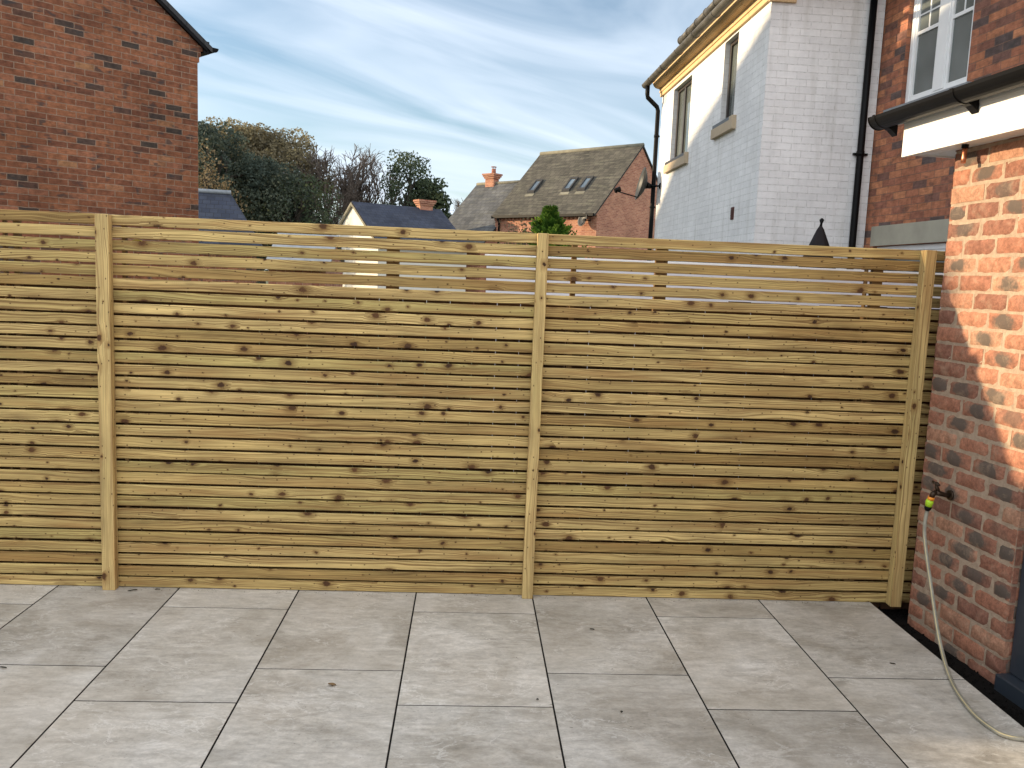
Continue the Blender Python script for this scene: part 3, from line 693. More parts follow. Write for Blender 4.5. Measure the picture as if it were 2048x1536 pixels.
for yb in (0.265, -0.36, -1.3, -2.3):
    b = MB(); c0 = G.p(gc, yb, 2.548)
    up = Vector((0,0,1)); prof = [( (GR+.005)*math.cos(math.pi+math.pi*k/12), (GR+.005)*math.sin(math.pi+math.pi*k/12)) for k in range(13)]
    prof = prof + [((GR+.001)*math.cos(math.pi+math.pi*k/12), (GR+.001)*math.sin(math.pi+math.pi*k/12)) for k in range(12,-1,-1)]
    b.sweep(prof, c0, c0 + G.w*0.022, G.u, up)
    # triangular bracket down to the fascia
    pr = [(0.012, -GR-0.003), (GR+0.004, -0.02), (GR+0.004, -0.10), (0.030, -0.070)]
    b.sweep(pr, c0 - G.w*0.012, c0 + G.w*0.034, G.u, up)
    b.build('gutter_bracket', M['black_plastic'], ext, bevel=0.001)
mb = MB()     # comb filler strip above the fascia
for i in range(150):
    y = -1.6 + i*0.0125
    mb.box(G, FX-0.004, FX-0.001, y, y+0.008, 2.500, 2.535)
mb.box(G, FX-0.004, FX-0.001, -1.6, 0.195, 2.490, 2.500)
mb.build('eaves_comb', M['fascia'], ext)
mb = MB(); mb.tube([G.p(-0.063,-0.168,2.36), G.p(-0.063,-0.168,2.285), G.p(-0.066,-0.168,2.262)], 0.0115, 12); mb.build('overflow_pipe', M['copper'], ext)
mb = MB(); mb.tube([G.p(-0.063,-0.168,2.352), G.p(-0.063,-0.168,2.330)], 0.016, 12); mb.build('pipe_collar', M['black_plastic'], ext)

# outside tap with connector
tap = thing('outside_tap', 'dark brass outside tap on the brick wall with an orange and lime hose connector', 'tap', G.p(0, -0.246, 0.68))
mb = MB()
mb.tube([G.p(-0.001,-0.246,0.680), G.p(-0.010,-0.246,0.680)], [0.026,0.024], 16)
mb.tube([G.p(-0.010,-0.246,0.680), G.p(-0.030,-0.246,0.681), G.p(-0.060,-0.246,0.688), G.p(-0.082,-0.246,0.692)], [0.012,0.011,0.013,0.013], 12)
mb.tube([G.p(-0.082,-0.246,0.692), G.p(-0.095,-0.246,0.685), G.p(-0.101,-0.246,0.668)], [0.013,0.013,0.011], 12)
mb.tube([G.p(-0.068,-0.246,0.694), G.p(-0.078,-0.246,0.718), G.p(-0.084,-0.246,0.735)], [0.011,0.009,0.006], 12)
mb.build('tap_body', M['brass'], tap)
mb = MB(); hp = G.p(-0.085,-0.246,0.738)
mb.tube([hp - G.w*0.026 + Vector((0,0,-.003)), hp, hp + G.w*0.026 + Vector((0,0,.003))], [0.0055,0.007,0.0055], 10); mb.tube([hp - G.u*.014, hp + G.u*.010], [0.005,0.007], 8)
mb.build('tap_handle', M['brass'], tap)
mb = MB(); mb.tube([G.p(-0.101,-0.246,0.670), G.p(-0.103,-0.244,0.655)], 0.0155, 16); mb.build('connector_collar', M['orange'], tap)
mb = MB(); mb.tube([G.p(-0.103,-0.244,0.6545), G.p(-0.105,-0.242,0.645), G.p(-0.107,-0.239,0.622)], [0.0165,0.0185,0.0155], 16); mb.build('connector_body', M['lime'], tap)
mb = MB(); mb.tube([G.p(-0.107,-0.239,0.6215), G.p(-0.108,-0.237,0.612), G.p(-0.109,-0.234,0.600)], [0.0165,0.0165,0.011], 16); mb.build('connector_nut', M['black_plastic'], tap)

def smooth_path(P, n=8):
    out = []
    P = [Vector(p) for p in P]; Q = [P[0]] + P + [P[-1]]
    for i in range(1, len(Q)-2):
        for k in range(n):
            t = k/n; a, b, c, d = Q[i-1], Q[i], Q[i+1], Q[i+2]
            out.append(0.5*((2*b) + (c-a)*t + (2*a-5*b+4*c-d)*t*t + (3*b-a-3*c+d)*t**3))
    out.append(P[-1]); return out
hp = [G.p(-.109,-.236,.603), G.p(-.113,-.235,.539), G.p(-.116,-.246,.48), G.p(-.120,-.275,.414), G.p(-.124,-.307,.35), G.p(-.130,-.348,.278), G.p(-.138,-.391,.208), G.p(-.152,-.447,.133), G.p(-.175,-.518,.067), G.p(-.208,-.603,.024),
      Vector((2.130,3.350,.0105)), Vector((2.072,3.185,.0095)), Vector((2.035,3.004,.0095)), Vector((2.044,2.887,.0095)), Vector((2.074,2.845,.0095)), Vector((2.130,2.828,.0095)), Vector((2.25,2.80,.004)), Vector((2.40,2.74,-.05))]
path = smooth_path(hp, 10)
hose = thing('garden_hose', 'grey hose with a yellow stripe hanging from the tap and curving over the paving', 'hose', (2.11, 3.3, 0))
mb = MB(); mb.tube(path, 0.0088, 14); mb.build('hose_tube', M['hose'], hose)
mb = MB(); mb.tube([p + Vector((-0.0055,-0.0025,0.0055)) for p in path], 0.0022, 6); mb.build('stripe', M['hose_stripe'], hose)

# main brick wall behind
house = thing('brick_house', 'tall red brick house wall with white first floor window, right of the white painted house', 'house', G.p(2.4, 3, 0))
MX = 2.40
mb = MB()
wins = (3.48, 4.53, 3.575, 4.95)
winl = (2.0, 4.80, 0.95, 2.150)
wall_w(mb, G, MX, -6.0, 5.075, -0.15, 5.6, ops=(wins, winl), depth=0.10)
mb.face([G.p(MX,-6,5.6), G.p(MX,5.02,5.6), G.p(MX+5,5.02,5.6), G.p(MX+5,-6,5.6)][::-1])
mb.face([G.p(MX,-6,-.15), G.p(MX+5,-6,-.15), G.p(MX+5,-6,5.6), G.p(MX,-6,5.6)], [(0,0),(5,0),(5,5.7),(0,5.7)])
mb.build('wall', M['brick_main'], house)
mb = MB()
mb.face([G.p(MX-.3,-6.3,5.55), G.p(MX-.3,5.3,5.55), G.p(MX+2.6,5.3,7.4), G.p(MX+2.6,-6.3,7.4)][::-1], [(-6,0),(5.3,0),(5.3,3.4),(-6,3.4)][::-1])
mb.face([G.p(MX+5.5,-6.3,5.55), G.p(MX+5.5,5.3,5.55), G.p(MX+2.6,5.3,7.4), G.p(MX+2.6,-6.3,7.4)], [(-6,0),(5.3,0),(5.3,3.4),(-6,3.4)])
mb.face([G.p(MX-.3,-6.3,5.54), G.p(MX-.3,5.3,5.54), G.p(MX+5.5,5.3,5.54), G.p(MX+5.5,-6.3,5.54)])
mb.build('roof', M['roof_brown'], house)
mb = MB(); mb.box(G, MX-0.004, MX+0.08, 2.6, 4.86, 2.152, 2.366); mb.build('lintel', M['stone'], house, bevel=0.004)
def big_window(parent, wa, wb, za, zb, mull, trans, bars):
    mb = MB(); U0, U1 = MX+0.045, MX+0.115
    T = 0.055
    mb.box(G, U0, U1, wa, wa+T, za, zb); mb.box(G, U0, U1, wb-T, wb, za, zb); mb.box(G, U0+.001, U1-.001, wa+T, wb-T, za, za+T); mb.box(G, U0+.001, U1-.001, wa+T, wb-T, zb-T, zb)
    mb.box(G, U0-.004, U1-.001, mull-0.075, mull+0.075, za+T, zb-T)
    w = mb.build('window', M['upvc'], parent, bevel=0.005)
    for (a, b) in ((wa+T, mull-0.075), (mull+0.075, wb-T)):
        sb = MB(); t = 0.038; V0, V1 = U0+0.012, U1-0.012
        sb.box(G, V0, V1, a+.001, a+t, za+T+.001, zb-T-.001); sb.box(G, V0, V1, b-t, b-.001, za+T+.001, zb-T-.001)
        sb.box(G, V0+.001, V1-.001, a+t, b-t, za+T+.001, za+T+t); sb.box(G, V0+.001, V1-.001, a+t, b-t, zb-T-t, zb-T-.001)
        if trans: sb.box(G, V0+.002, V1-.002, a+t, b-t, trans-.017, trans+.017)
        if bars:
            sb.box(G, V0+.012, V1-.012, (a+b)/2-.008, (a+b)/2+.008, trans+.017, zb-T-t)
            for q in (trans+.18, trans+.37): sb.box(G, V0+.013, V1-.013, a+t, b-t, q-.008, q+.008)
        s_ = sb.build('sash', M['upvc']); s_.parent = w
        gb = MB(); gb.box(G, V0+.018, V0+.026, a+t-.005, b-t+.005, za+T+t-.005, zb-T-t+.005); g2 = gb.build('pane', M['glass_dim']); g2.parent = w
        for oo in (s_, g2):
            for v in oo.data.vertices: v.co -= Vector(parent['_o'])
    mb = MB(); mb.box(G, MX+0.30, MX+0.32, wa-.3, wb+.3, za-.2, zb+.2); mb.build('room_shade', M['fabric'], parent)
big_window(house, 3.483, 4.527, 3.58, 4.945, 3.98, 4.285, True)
big_window(house, 2.003, 4.797, 0.953, 2.147, 3.4, 1.80, False)
mb = MB(); mb.box(G, MX-0.06, MX+0.09, 3.38, 4.74, 3.545, 3.578); mb.box(G, MX-0.06, MX-0.02, 3.38, 4.74, 3.505, 3.545); mb.build('window_sill', M['lead'], house, bevel=0.004)
dp = thing('drainpipe', 'tall black drainpipe in the corner between white wall and brick house', 'drainpipe', WH.p(1.09, -0.05, -0.15))
mb = MB(); px = WH.p(1.095, -0.052, 0); mb.tube([px + Vector((0,0,z)) for z in (-0.15, 1.5, 3.0, 5.0)], 0.037, 16); mb.build('pipe', M['black_plastic'], dp)
for z in (1.3, 3.12):
    mb = MB(); mb.tube([px + Vector((0,0,z)), px + Vector((0,0,z+.05))], 0.043, 16); mb.box(WH, 1.03, 1.19, -0.03, -0.002, z+.012, z+.036); mb.build('pipe_clip', M['black_plastic'], dp)

# ------------------------------------------------------------------ white painted house
wh = thing('white_brick_house', 'white painted brick house with buff stone cornice and two narrow dark windows', 'house', WH.p(0, 0, 0))
mb = MB()
w1 = (3.05, 4.07, 3.555, 4.64); w2 = (1.04, 1.56, 3.685, 4.67); CZ = 4.695
wall_w(mb, WH, 0.0, 0.0, 4.83, -0.15, CZ+0.3, ops=(w1, w2), depth=0.13)
wall_u(mb, WH, 0.0, 0.0, 1.25, -0.15, CZ+0.3)
mb.face([WH.p(0,4.83,-.15), WH.p(6,4.83,-.15), WH.p(6,4.83,5), WH.p(0,4.83,5)][::-1], [(0,0),(6,0),(6,5.1),(0,5.1)][::-1])
mb.build('wall', M['white_brick'], wh)
mb = MB(); up = Vector((0,0,1))
prof = [(0,0),(-.035,0),(-.035,.055),(-.050,.060),(-.050,.115),(-.070,.125)] + [(-.070-.10*math.sin(k/6*math.pi/2), .125+.10*(1-math.cos(k/6*math.pi/2))) for k in range(1,7)] + [(-.185,.225),(-.185,.262),(0,.262)]
y = -0.035; nseg = 0
seg_y = [-0.035, 0.62, 1.30, 1.98, 2.66, 3.34, 4.02, 4.865]
for i in range(len(seg_y)-1):
    mb.sweep(prof, WH.p(0, seg_y[i]+(.004 if i else 0), CZ), WH.p(0, seg_y[i+1]-.004, CZ), WH.u, up)
mb.box(WH, -0.034, 0.26, -0.034, -0.001, CZ-0.02, CZ+0.26)
mb.build('cornice', M['cornice'], wh, bevel=0.0015)
for nm, (a, b, c, d) in (('w', w1), ('w', w2)):
    wide = (b - a) > 0.7
    fo = frame_w(WH, 'window', 0.065, 0.125, a+.002, b-.002, c+.002, d-.002, 0.045, M['brown_frame'], wh, bars_w=((a+b)/2+.1,) if wide else (), bt=0.05)
    gb = MB(); gb.box(WH, 0.092, 0.100, a+.045, b-.045, c+.045, d-.045); go = gb.build('pane', M['glass_dim']); go.parent = fo
    if wide:
        cu = MB()
        for k in range(14):
            yy = a+.06 + k*0.03 + (0.35 if k > 6 else 0)
            if yy < b-.08: cu.box(WH, 0.104+.006*(k % 2), 0.108+.006*(k % 2), yy, yy+.026, c+.05, d-.05)
        c2 = cu.build('curtain', M['fascia']); c2.parent = fo
        for v in c2.data.vertices: v.co -= Vector(wh['_o'])
    for v in go.data.vertices: v.co -= Vector(wh['_o'])
    mb = MB(); mb.box(WH, -0.055, 0.07, a-.075 if wide else a-.13, b+.165 if wide else b+.19, c-.165, c-.045)
    # raised stooling ends
    e0 = a-.075 if wide else a-.13
    mb.box(WH, -0.053, 0.0, e0+.002, a+.0, c-.0455, c-.005); 
    mb.build('window_sill', M['sillstone'], wh, bevel=0.004)
    mb = MB(); mb.box(WH, -0.045, 0.066, a+.003, b+(.14 if wide else .17), c-.044, c+.0015); mb.build('sub_sill', M['brown_frame'], wh, bevel=0.003)
mb = MB(); mb.box(WH, -0.008, 0.02, 0.745, 0.850, 2.445, 2.592)
for k in range(7): mb.box(WH, -0.014, -0.008, 0.752, 0.843, 2.455+k*.019, 2.464+k*.019)
mb.build('air_brick', simple('dark red air brick', (0.10, 0.04, 0.03), 0.8), wh)
# eaves gutter and roof
mb = MB(); GX = -0.262; GZ = 4.905
half_gutter(mb, WH.p(GX, -0.9, GZ), WH.p(GX, 4.98, GZ), WH.u, 0.062)
disc_end(mb, WH.p(GX, 4.975, GZ), WH.u, WH.w, 0.066)
for yy in [0.3, 1.15, 2.0, 2.85, 3.7, 4.5]:
    prof = [(.068*math.cos(math.pi+math.pi*k/12), .068*math.sin(math.pi+math.pi*k/12)) for k in range(13)]
    prof += [(.062*math.cos(math.pi+math.pi*k/12), .062*math.sin(math.pi+math.pi*k/12)) for k in range(12,-1,-1)]
    mb.sweep(prof, WH.p(GX, yy, GZ), WH.p(GX, yy+.035, GZ), WH.u, up)
mb.build('gutter', M['weathered_gutter'], wh)
mb = MB(); mb.box(WH, -0.196, -0.17, -0.3, 4.86, CZ+0.263, 5.0); mb.build('eaves_board', M['black_plastic'], wh)
RX, RZ = 0.10, 5.36
mb = MB()
th = 0.035
def rq(pts, uv): mb.face(pts, uv)
sl_ = math.hypot(RX+.24, RZ-4.99)
mb.face([WH.p(-.24,4.95,4.99), WH.p(-.24,-.35,4.99), WH.p(RX,-.35,RZ), WH.p(RX,4.05,RZ)], [(0,0),(5.3,0),(5.3,sl_),(.9,sl_)])
mb.face([WH.p(-.24,4.95,4.97), WH.p(-.24,-.35,4.97), WH.p(RX,-.35,RZ-.03), WH.p(RX,4.05,RZ-.03)][::-1])
mb.face([WH.p(-.24,4.95,4.99), WH.p(RX,4.05,RZ), WH.p(2.0,4.05,RZ), WH.p(2.0,4.95,4.99)], [(0,0),(.3,1),(2.2,1),(2.2,0)])
mb.face([WH.p(RX,4.05,RZ), WH.p(RX,-.35,RZ), WH.p(2.2,-.35,RZ+.05), WH.p(2.2,4.05,RZ+.05)], [(0,0),(4.4,0),(4.4,2),(0,2)])
mb.face([WH.p(-.24,-.35,4.97), WH.p(2.2,-.35,4.97), WH.p(2.2,-.35,RZ), WH.p(RX,-.35,RZ)], [(0,0),(2.4,0),(2.4,.4),(.3,.4)])
mb.build('roof', M['roof_dark'], wh)
mb = MB()
for k in range(10):
    ya = 4.08 - k*0.45; r0 = 0.062
    mb.tube([WH.p(RX-.03, ya, RZ+.02), WH.p(RX-.03, ya-.43, RZ+.02)], [r0, r0*0.93], 14)
    mb.tube([WH.p(RX-.03, ya, RZ+.02), WH.p(RX-.03, ya-.03, RZ+.02)], [r0*1.12, r0*1.12], 14)
mb.build('ridge_tiles', M['weathered_gutter'], wh)
# corner drainpipe with swan neck
mb = MB(); zt = GZ-0.05
pp = [WH.p(GX,4.80,zt), WH.p(GX,4.80,zt-.13), WH.p(GX+.01,4.80,zt-.19), WH.p(-.075,4.86,zt-.32), WH.p(-.055,4.865,zt-.38), WH.p(-.055,4.865,3.0), WH.p(-.055,4.865,-.15)]
mb.tube(pp, 0.036, 14); mb.build('drainpipe', M['black_plastic'], wh)
for z in (4.05, 2.9, 1.7):
    mb = MB(); mb.tube([WH.p(-.055,4.865,z), WH.p(-.055,4.865,z+.04)], 0.042, 14); mb.box(WH, -.055, -.002, 4.855, 4.875, z+.01, z+.03)
    mb.build('pipe_clip', M['black_plastic'], wh)
for dy, dd in ((4.56, 0), (4.63, .06)):
    mb = MB(); mb.tube([WH.p(-.006,dy,CZ-.01), WH.p(-.008,dy+.01,4.2), WH.p(-.007,dy+dd*.3,3.7), WH.p(-.007,dy,3.3-dd*3)], 0.004, 6); mb.build('cable', M['upvc'], wh)
# satellite dish
def dish_thing(name, label, c, axis, rad, arm, mount, depth=0.10, mats=('dish', 'black_plastic')):
    t = thing(name, label, 'satellite dish', c)
    axis = axis.normalized(); a = axis.cross(up).normalized(); b = a.cross(axis)
    mb = MB(); nr, ns = 7, 28
    P = lambda i, k, o: c + (a*math.cos(2*math.pi*k/ns)*rad*0.92 + b*math.sin(2*math.pi*k/ns)*rad)*(i/nr) + axis*(depth*((i/nr)**2) + o)
    for o, fl in ((0, 1), (-.012, -1)):
        for i in range(nr):
            for k in range(ns):
                q = [P(i,k,o), P(i,k+1,o), P(i+1,k+1,o), P(i+1,k,o)] if i else [P(0,0,o), P(1,k+1,o), P(1,k,o)][::-1]
                mb.face(q[::fl], None, .5, True)
    for k in range(ns): mb.face([P(nr,k,0), P(nr,k+1,0), P(nr,k+1,-.012), P(nr,k,-.012)])
    mb.build('reflector', M[mats[0]], t, weld=True)
    mb = MB(); mb.tube([c - b*rad*.85 + axis*depth*.7, arm], rad*.035, 8); mb.build('arm', M[mats[1]], t)
    mb = MB(); ax2 = (c - arm).normalized(); mb.tube([arm - ax2*rad*.12 + b*rad*.05, arm + ax2*rad*.22 + b*rad*.08], [rad*.12, rad*.16], 12); mb.tube([arm + b*rad*.05, arm - b*rad*.12], rad*.08, 8); mb.build('receiver', M[mats[1]], t)
    mb = MB(); mb.tube([c - axis*.012, c - axis*.10], [rad*.22, rad*.12], 8); mb.tube([c - axis*.08, mount], rad*.06, 8)
    n = (mount - c).normalized(); mb.tube([mount - n*.004, mount], rad*.2, 8); mb.build('bracket', M[mats[1]], t)
    return t
dc = WH.p(-0.20, 4.80, 3.27)
dish_thing('satellite_dish', 'grey satellite dish, its colour darkened for shade, fixed to the far corner of the white painted house', dc, Vector((-0.97, 0.02, 0.22)), 0.27, dc + Vector((-0.50, -0.10, -0.13)), WH.p(-0.001, 4.58, 3.24))

# closed parasol standing between fence and white house
PC = WH.p(0.05, -1.6, 0)
par = thing('closed_parasol', 'closed garden parasol under a black cover, its tip above the fence', 'parasol', (PC.x, PC.y, -0.16))
mb = MB(); ns = 20; prev = None
rows = [(2.235,.008),(2.20,.030),(2.17,.042),(2.05,.085),(1.9,.135),(1.6,.19),(1.2,.18),(0.95,.16)]
for i in range(len(rows)-1):
    for k in range(ns):
        def q(i_, k_):
            z, r = rows[i_]; rr = r*(1 + .22*math.cos(k_*math.pi*2/ns*5+.6)*min(1, (2.3-z)*2.5)); g = 2*math.pi*k_/ns
            return PC + Vector((math.cos(g)*rr, math.sin(g)*rr, z))
        mb.face([q(i,k), q(i+1,k), q(i+1,k+1), q(i,k+1)], None, .5, True)
mb.build('cover', M['fabric'], par, weld=True)
mb = MB(); mb.tube([PC+Vector((0,0,z)) for z in (-.16,1.2,2.2)], .02, 10); mb.build('pole', M['black_plastic'], par)
mb = MB(); mb.tube([PC+Vector((0,0,2.22)), PC+Vector((0.004,0,2.25)), PC+Vector((0.006,0,2.285)), PC+Vector((0.006,0,2.30))], [.014,.010,.022,.006], 10); mb.build('finial', M['black_plastic'], par)
mb = MB(); mb.tube([PC+Vector((0,0,-.16)), PC+Vector((0,0,-.08))], [.25,.23], 24); mb.build('base', M['black_plastic'], par)
# neighbour's white garden wall seen through the gaps
wl = thing('garden_wall', 'long low white rendered garden wall seen through the upper fence gaps', 'wall', (1.5, 7.2, -.16))
mb = MB(); mb.box(WR, 0.13, 4.4, 7.1, 7.25, -.16, 1.79); mb.build('wall', M['white_wall'], wl)
mb = MB(); mb.box(WR, 0.11, 4.42, 7.07, 7.28, 1.791, 1.835); mb.build('coping', M['fascia'], wl, bevel=.004)

# ------------------------------------------------------------------ red brick house on the left
LA = Fr(-3.785, 11.948, 45)     # u runs along the gable wall, +w away from us
lh = thing('gabled_brick_house', 'large dark red brick gable end rising behind the left of the fence', 'house', LA.p(-4.1, 0, -.15))
HW = 8.0; TZ = 4.63; TP = 0.70; LEN = 9.5
def apex(u): return TZ + TP*(u if u < HW/2 else HW-u)
mb = MB()
gz = [-.15, 4.37]
mb.face([LA.p(-HW,0,-.15), LA.p(0,0,-.15), LA.p(0,0,4.37), LA.p(-HW,0,4.37)], [(-HW,-.15),(0,-.15),(0,4.37),(-HW,4.37)])
mb.face([LA.p(-HW,0,4.37), LA.p(0,0,4.37), LA.p(0,0,TZ), LA.p(-HW/2,0,TZ+TP*HW/2), LA.p(-HW,0,TZ)], [(-HW,4.37),(0,4.37),(0,TZ),(-HW/2,TZ+TP*HW/2),(-HW,TZ)])
mb.face([LA.p(0,0,-.15), LA.p(0,LEN,-.15), LA.p(0,LEN,TZ), LA.p(0,0,TZ)], [(0,-.15),(LEN,-.15),(LEN,TZ),(0,TZ)])
mb.face([LA.p(-HW,LEN,-.15), LA.p(-HW,0,-.15), LA.p(-HW,0,TZ), LA.p(-HW,LEN,TZ)], [(0,-.15),(LEN,-.15),(LEN,TZ),(0,TZ)])
mb.face([LA.p(0,LEN,-.15), LA.p(-HW,LEN,-.15), LA.p(-HW,LEN,TZ), LA.p(-HW/2,LEN,TZ+TP*HW/2), LA.p(0,LEN,TZ)], [(0,-.15),(-HW,-.15),(-HW,TZ),(-HW/2,7.5),(0,TZ)])
# corbelled corner courses
for i, (z, o) in enumerate([(4.37,.022),(4.445,.045),(4.52,.07)]): mb.box(LA, -0.30, o, -0.004, 0.2, z, z+.0745)
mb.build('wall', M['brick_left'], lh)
mb = MB(); T = 0.07; ov = 0.05; e = 0.19
for s in (0, 1):
    def U(u): return -u if s == 0 else -(HW-u)
    A = [(-e, TZ+.10-e*TP), (HW/2, TZ+.10+TP*HW/2)]
    p = lambda u, w, z: LA.p(U(u), w, z)
    sl2 = math.hypot(HW/2+e, TP*(HW/2+e))
    q = [p(A[0][0],-ov,A[0][1]), p(A[0][0],LEN+ov,A[0][1]), p(A[1][0],LEN+ov,A[1][1]), p(A[1][0],-ov,A[1][1])]
    q2 = [v - Vector((0,0,T)) for v in q]
    mb.face(q, [(0,0),(LEN,0),(LEN,sl2),(0,sl2)]); mb.face(q2[::-1]); mb.face([q[0],q[3],q2[3],q2[0]], [(0,0),(sl2,0),(sl2,.07),(0,.07)]); mb.face([q[1],q[0],q2[0],q2[1]]); mb.face([q[2],q[1],q2[1],q2[2]])
mb.build('roof', M['roof_dark'], lh)
mb = MB()     # black verge strip under the tiles and raked brick course
for s in (0, 1):
    def U(u): return -u if s == 0 else -(HW-u)
    a0, a1 = -.12, HW/2
    z = lambda u: TZ+.03+TP*u
    q = [LA.p(U(a0),-.045,z(a0)-.05), LA.p(U(a1),-.045,z(a1)-.05), LA.p(U(a1),-.045,z(a1)-.002), LA.p(U(a0),-.045,z(a0)-.002)]
    q2 = [v + LA.w*.045 for v in q]
    mb.face(q if s else q[::-1]); mb.face([q[0],q[1],q2[1],q2[0]]); 
mb.build('verge_strip', M['black_plastic'], lh)
mb = MB(); gx_ = 0.225
half_gutter(mb, LA.p(gx_,-.03,4.60), LA.p(gx_,LEN,4.60), LA.u, .058); disc_end(mb, LA.p(gx_,-.036,4.60), LA.u, LA.w, .062)
mb.build('gutter', M['black_plastic'], lh)
mb = MB(); mb.box(LA, 0.07, 0.155, -.03, LEN, 4.50, 4.66); mb.build('eaves_board', M['black_plastic'], lh)

# ------------------------------------------------------------------ houses farther off
def gabled(thing_, c0, az, L, Wd, ze, zr, wmat, rmat, ovh=0.25, thick=0.12, verge=0.0):
    """c0: near-right bottom corner (world xy); az: Fr angle whose u runs along the ridge from c0; depth w"""
    fr = Fr(c0.x, c0.y, az)
    mb = MB(); s = (zr-ze)/(Wd/2)
    mb.face([fr.p(0,0,-.15), fr.p(L,0,-.15), fr.p(L,0,ze), fr.p(0,0,ze)], [(0,0),(L,0),(L,ze),(0,ze)])
    mb.face([fr.p(L,Wd,-.15), fr.p(0,Wd,-.15), fr.p(0,Wd,ze), fr.p(L,Wd,ze)], [(0,0),(L,0),(L,ze),(0,ze)])
    for u in (0, L):
        mb.face([fr.p(u,0,-.15), fr.p(u,Wd,-.15), fr.p(u,Wd,ze), fr.p(u,Wd/2,zr), fr.p(u,0,ze)], [(0,0),(Wd,0),(Wd,ze),(Wd/2,zr),(0,ze)])
    mb.build('wall', wmat, thing_)
    mb = MB(); u0, u1 = -verge, L+verge
    for sg in (0, 1):
        W_f = lambda w: w if sg == 0 else Wd-w
        P = lambda u, w, dz: fr.p(u, W_f(w), ze + s*w + dz)
        sl3 = math.hypot(Wd/2+ovh, s*(Wd/2+ovh))
        a = [P(u0,-ovh,.03), P(u1,-ovh,.03), P(u1,Wd/2,.03), P(u0,Wd/2,.03)]; b = [v + Vector((0,0,thick)) for v in a]
        mb.face(b, [(0,0),(u1-u0,0),(u1-u0,sl3),(0,sl3)]); mb.face(a[::-1])
        for i in (0, 1, 3): j = (i+1) % 4; mb.face([a[i],a[j],b[j],b[i]])
    mb.build('roof', rmat, thing_)
    return fr, s
def chimney(fr, u, w, z0, z1, su, sw, parent, brick, pot=True):
    mb = MB(); mb.box(fr, u-su/2, u+su/2, w-sw/2, w+sw/2, z0, z1)
    for i, (dz, o) in enumerate([(0, .05), (.09, .10), (.18, .14)]): mb.box(fr, u-su/2-o, u+su/2+o, w-sw/2-o, w+sw/2+o, z1+dz-.25, z1+dz-.165)
    c = mb.build('chimney', brick, parent)
    if pot:
        pb = MB(); pc = fr.p(u+.1, w, z1-.05); pb.tube([pc, pc+Vector((0,0,.34))], [.13,.11], 12)
        pb.tube([pc+Vector((0,0,.42)), pc+Vector((0,0,.45))], [.16,.14], 12)
        for k in range(3): a = k*2.1; pb.tube([pc+Vector((.1*math.cos(a),.1*math.sin(a),.30)), pc+Vector((.1*math.cos(a),.1*math.sin(a),.43))], .015, 5)
        p_ = pb.build('chimney_pot', M['brick_far'], parent)
# big brown roofed house
fh = at(1192, 470, 38); FE = at(1192, 424, 38).z
bh = thing('brick_farmhouse', 'orange brick house with a large weathered brown roof and three skylights', 'house', (fh.x, fh.y, -.15))
AZ = 90 + 45.8           # direction of the ridge from the near right corner towards far left
# u along ridge to the left; w must point away: use frame with u from left to right instead
uL = Vector((-math.sin(R(45.8)), math.cos(R(45.8)), 0))
Lm = 6.25
c_left = Vector((fh.x, fh.y, 0)) + uL*Lm
def along_px(x, y, w=0):   # distance along the front wall seen at a pixel
    d = FV + RV*((x-1024)/FPX) - UV_*((y-768)/FPX); n = Vector((uL.y, -uL.x, 0)); P0 = Vector((fh.x, fh.y, 0)) - n*0
    return d
fr_b, sb_ = gabled(bh, c_left, AZ-180, Lm, 6.8, FE, FE+3.32, M['brick_far'], M['roof_brown'], 0.25, 0.10, 0.06)
def roofpt(fr, ze, s, u, w, dz): return fr.p(u, w, ze + s*w + dz)
def skylight(fr, ze, s, u, w, parent, wu=.60, ww=.85):
    mb = MB(); n = Vector((0,0,1))
    def slabq(u0,u1,w0,w1,d0,d1,m_):
        a = [roofpt(fr,ze,s,u0,w0,d0), roofpt(fr,ze,s,u1,w0,d0), roofpt(fr,ze,s,u1,w1,d0), roofpt(fr,ze,s,u0,w1,d0)]
        b = [roofpt(fr,ze,s,u0,w0,d1), roofpt(fr,ze,s,u1,w0,d1), roofpt(fr,ze,s,u1,w1,d1), roofpt(fr,ze,s,u0,w1,d1)]
        m_.face(b)
        for i in range(4): j = (i+1) % 4; m_.face([a[i],a[j],b[j],b[i]])
    t = .08
    slabq(u,u+wu,w,w+t,.12,.26,mb); slabq(u,u+wu,w+ww-t,w+ww,.12,.26,mb); slabq(u,u+t,w+t,w+ww-t,.12,.26,mb); slabq(u+wu-t,u+wu,w+t,w+ww-t,.12,.26,mb)
    f = mb.build('skylight', M['roof_dark'], parent)
    g = MB(); slabq(u+t,u+wu-t,w+t,w+ww-t,.12,.21,g); g1 = g.build('pane', M['sky_glass']); g1.parent = f
    for v in g1.data.vertices: v.co -= Vector(parent['_o'])
    k = MB(); slabq(u-.04,u+wu+.04,w-.12,w,.12,.15,k); k.build('flashing', M['flash'], parent)
for uu in (1.18, 3.38, 4.30): skylight(fr_b, FE, sb_, uu, 0.95, bh, .46, .70)
mb = MB(); mb.tube([fr_b.p(-.05, 3.4, FE+3.32+.10), fr_b.p(Lm+.05, 3.4, FE+3.32+.10)], .11, 8); mb.build('ridge_tiles', M['flash'], bh)
mb = MB()
for k in range(int(Lm/.24)): mb.box(fr_b, k*.24, k*.24+.12, -.07, -.001, FE-.30, FE-.16)
mb.box(fr_b, 0, Lm, -.09, -.002, FE-.158, FE-.02)
mb.build('dentil_course', M['brick_far'], bh)
mb = MB(); mb.box(fr_b, 0, Lm, -.32, -.24, FE-.20, FE-.08); mb.tube([fr_b.p(.35,-.1,-.15), fr_b.p(.35,-.1,FE-.4), fr_b.p(.35,-.28,FE-.15)], .05, 8); mb.build('gutter', M['black_plastic'], bh)
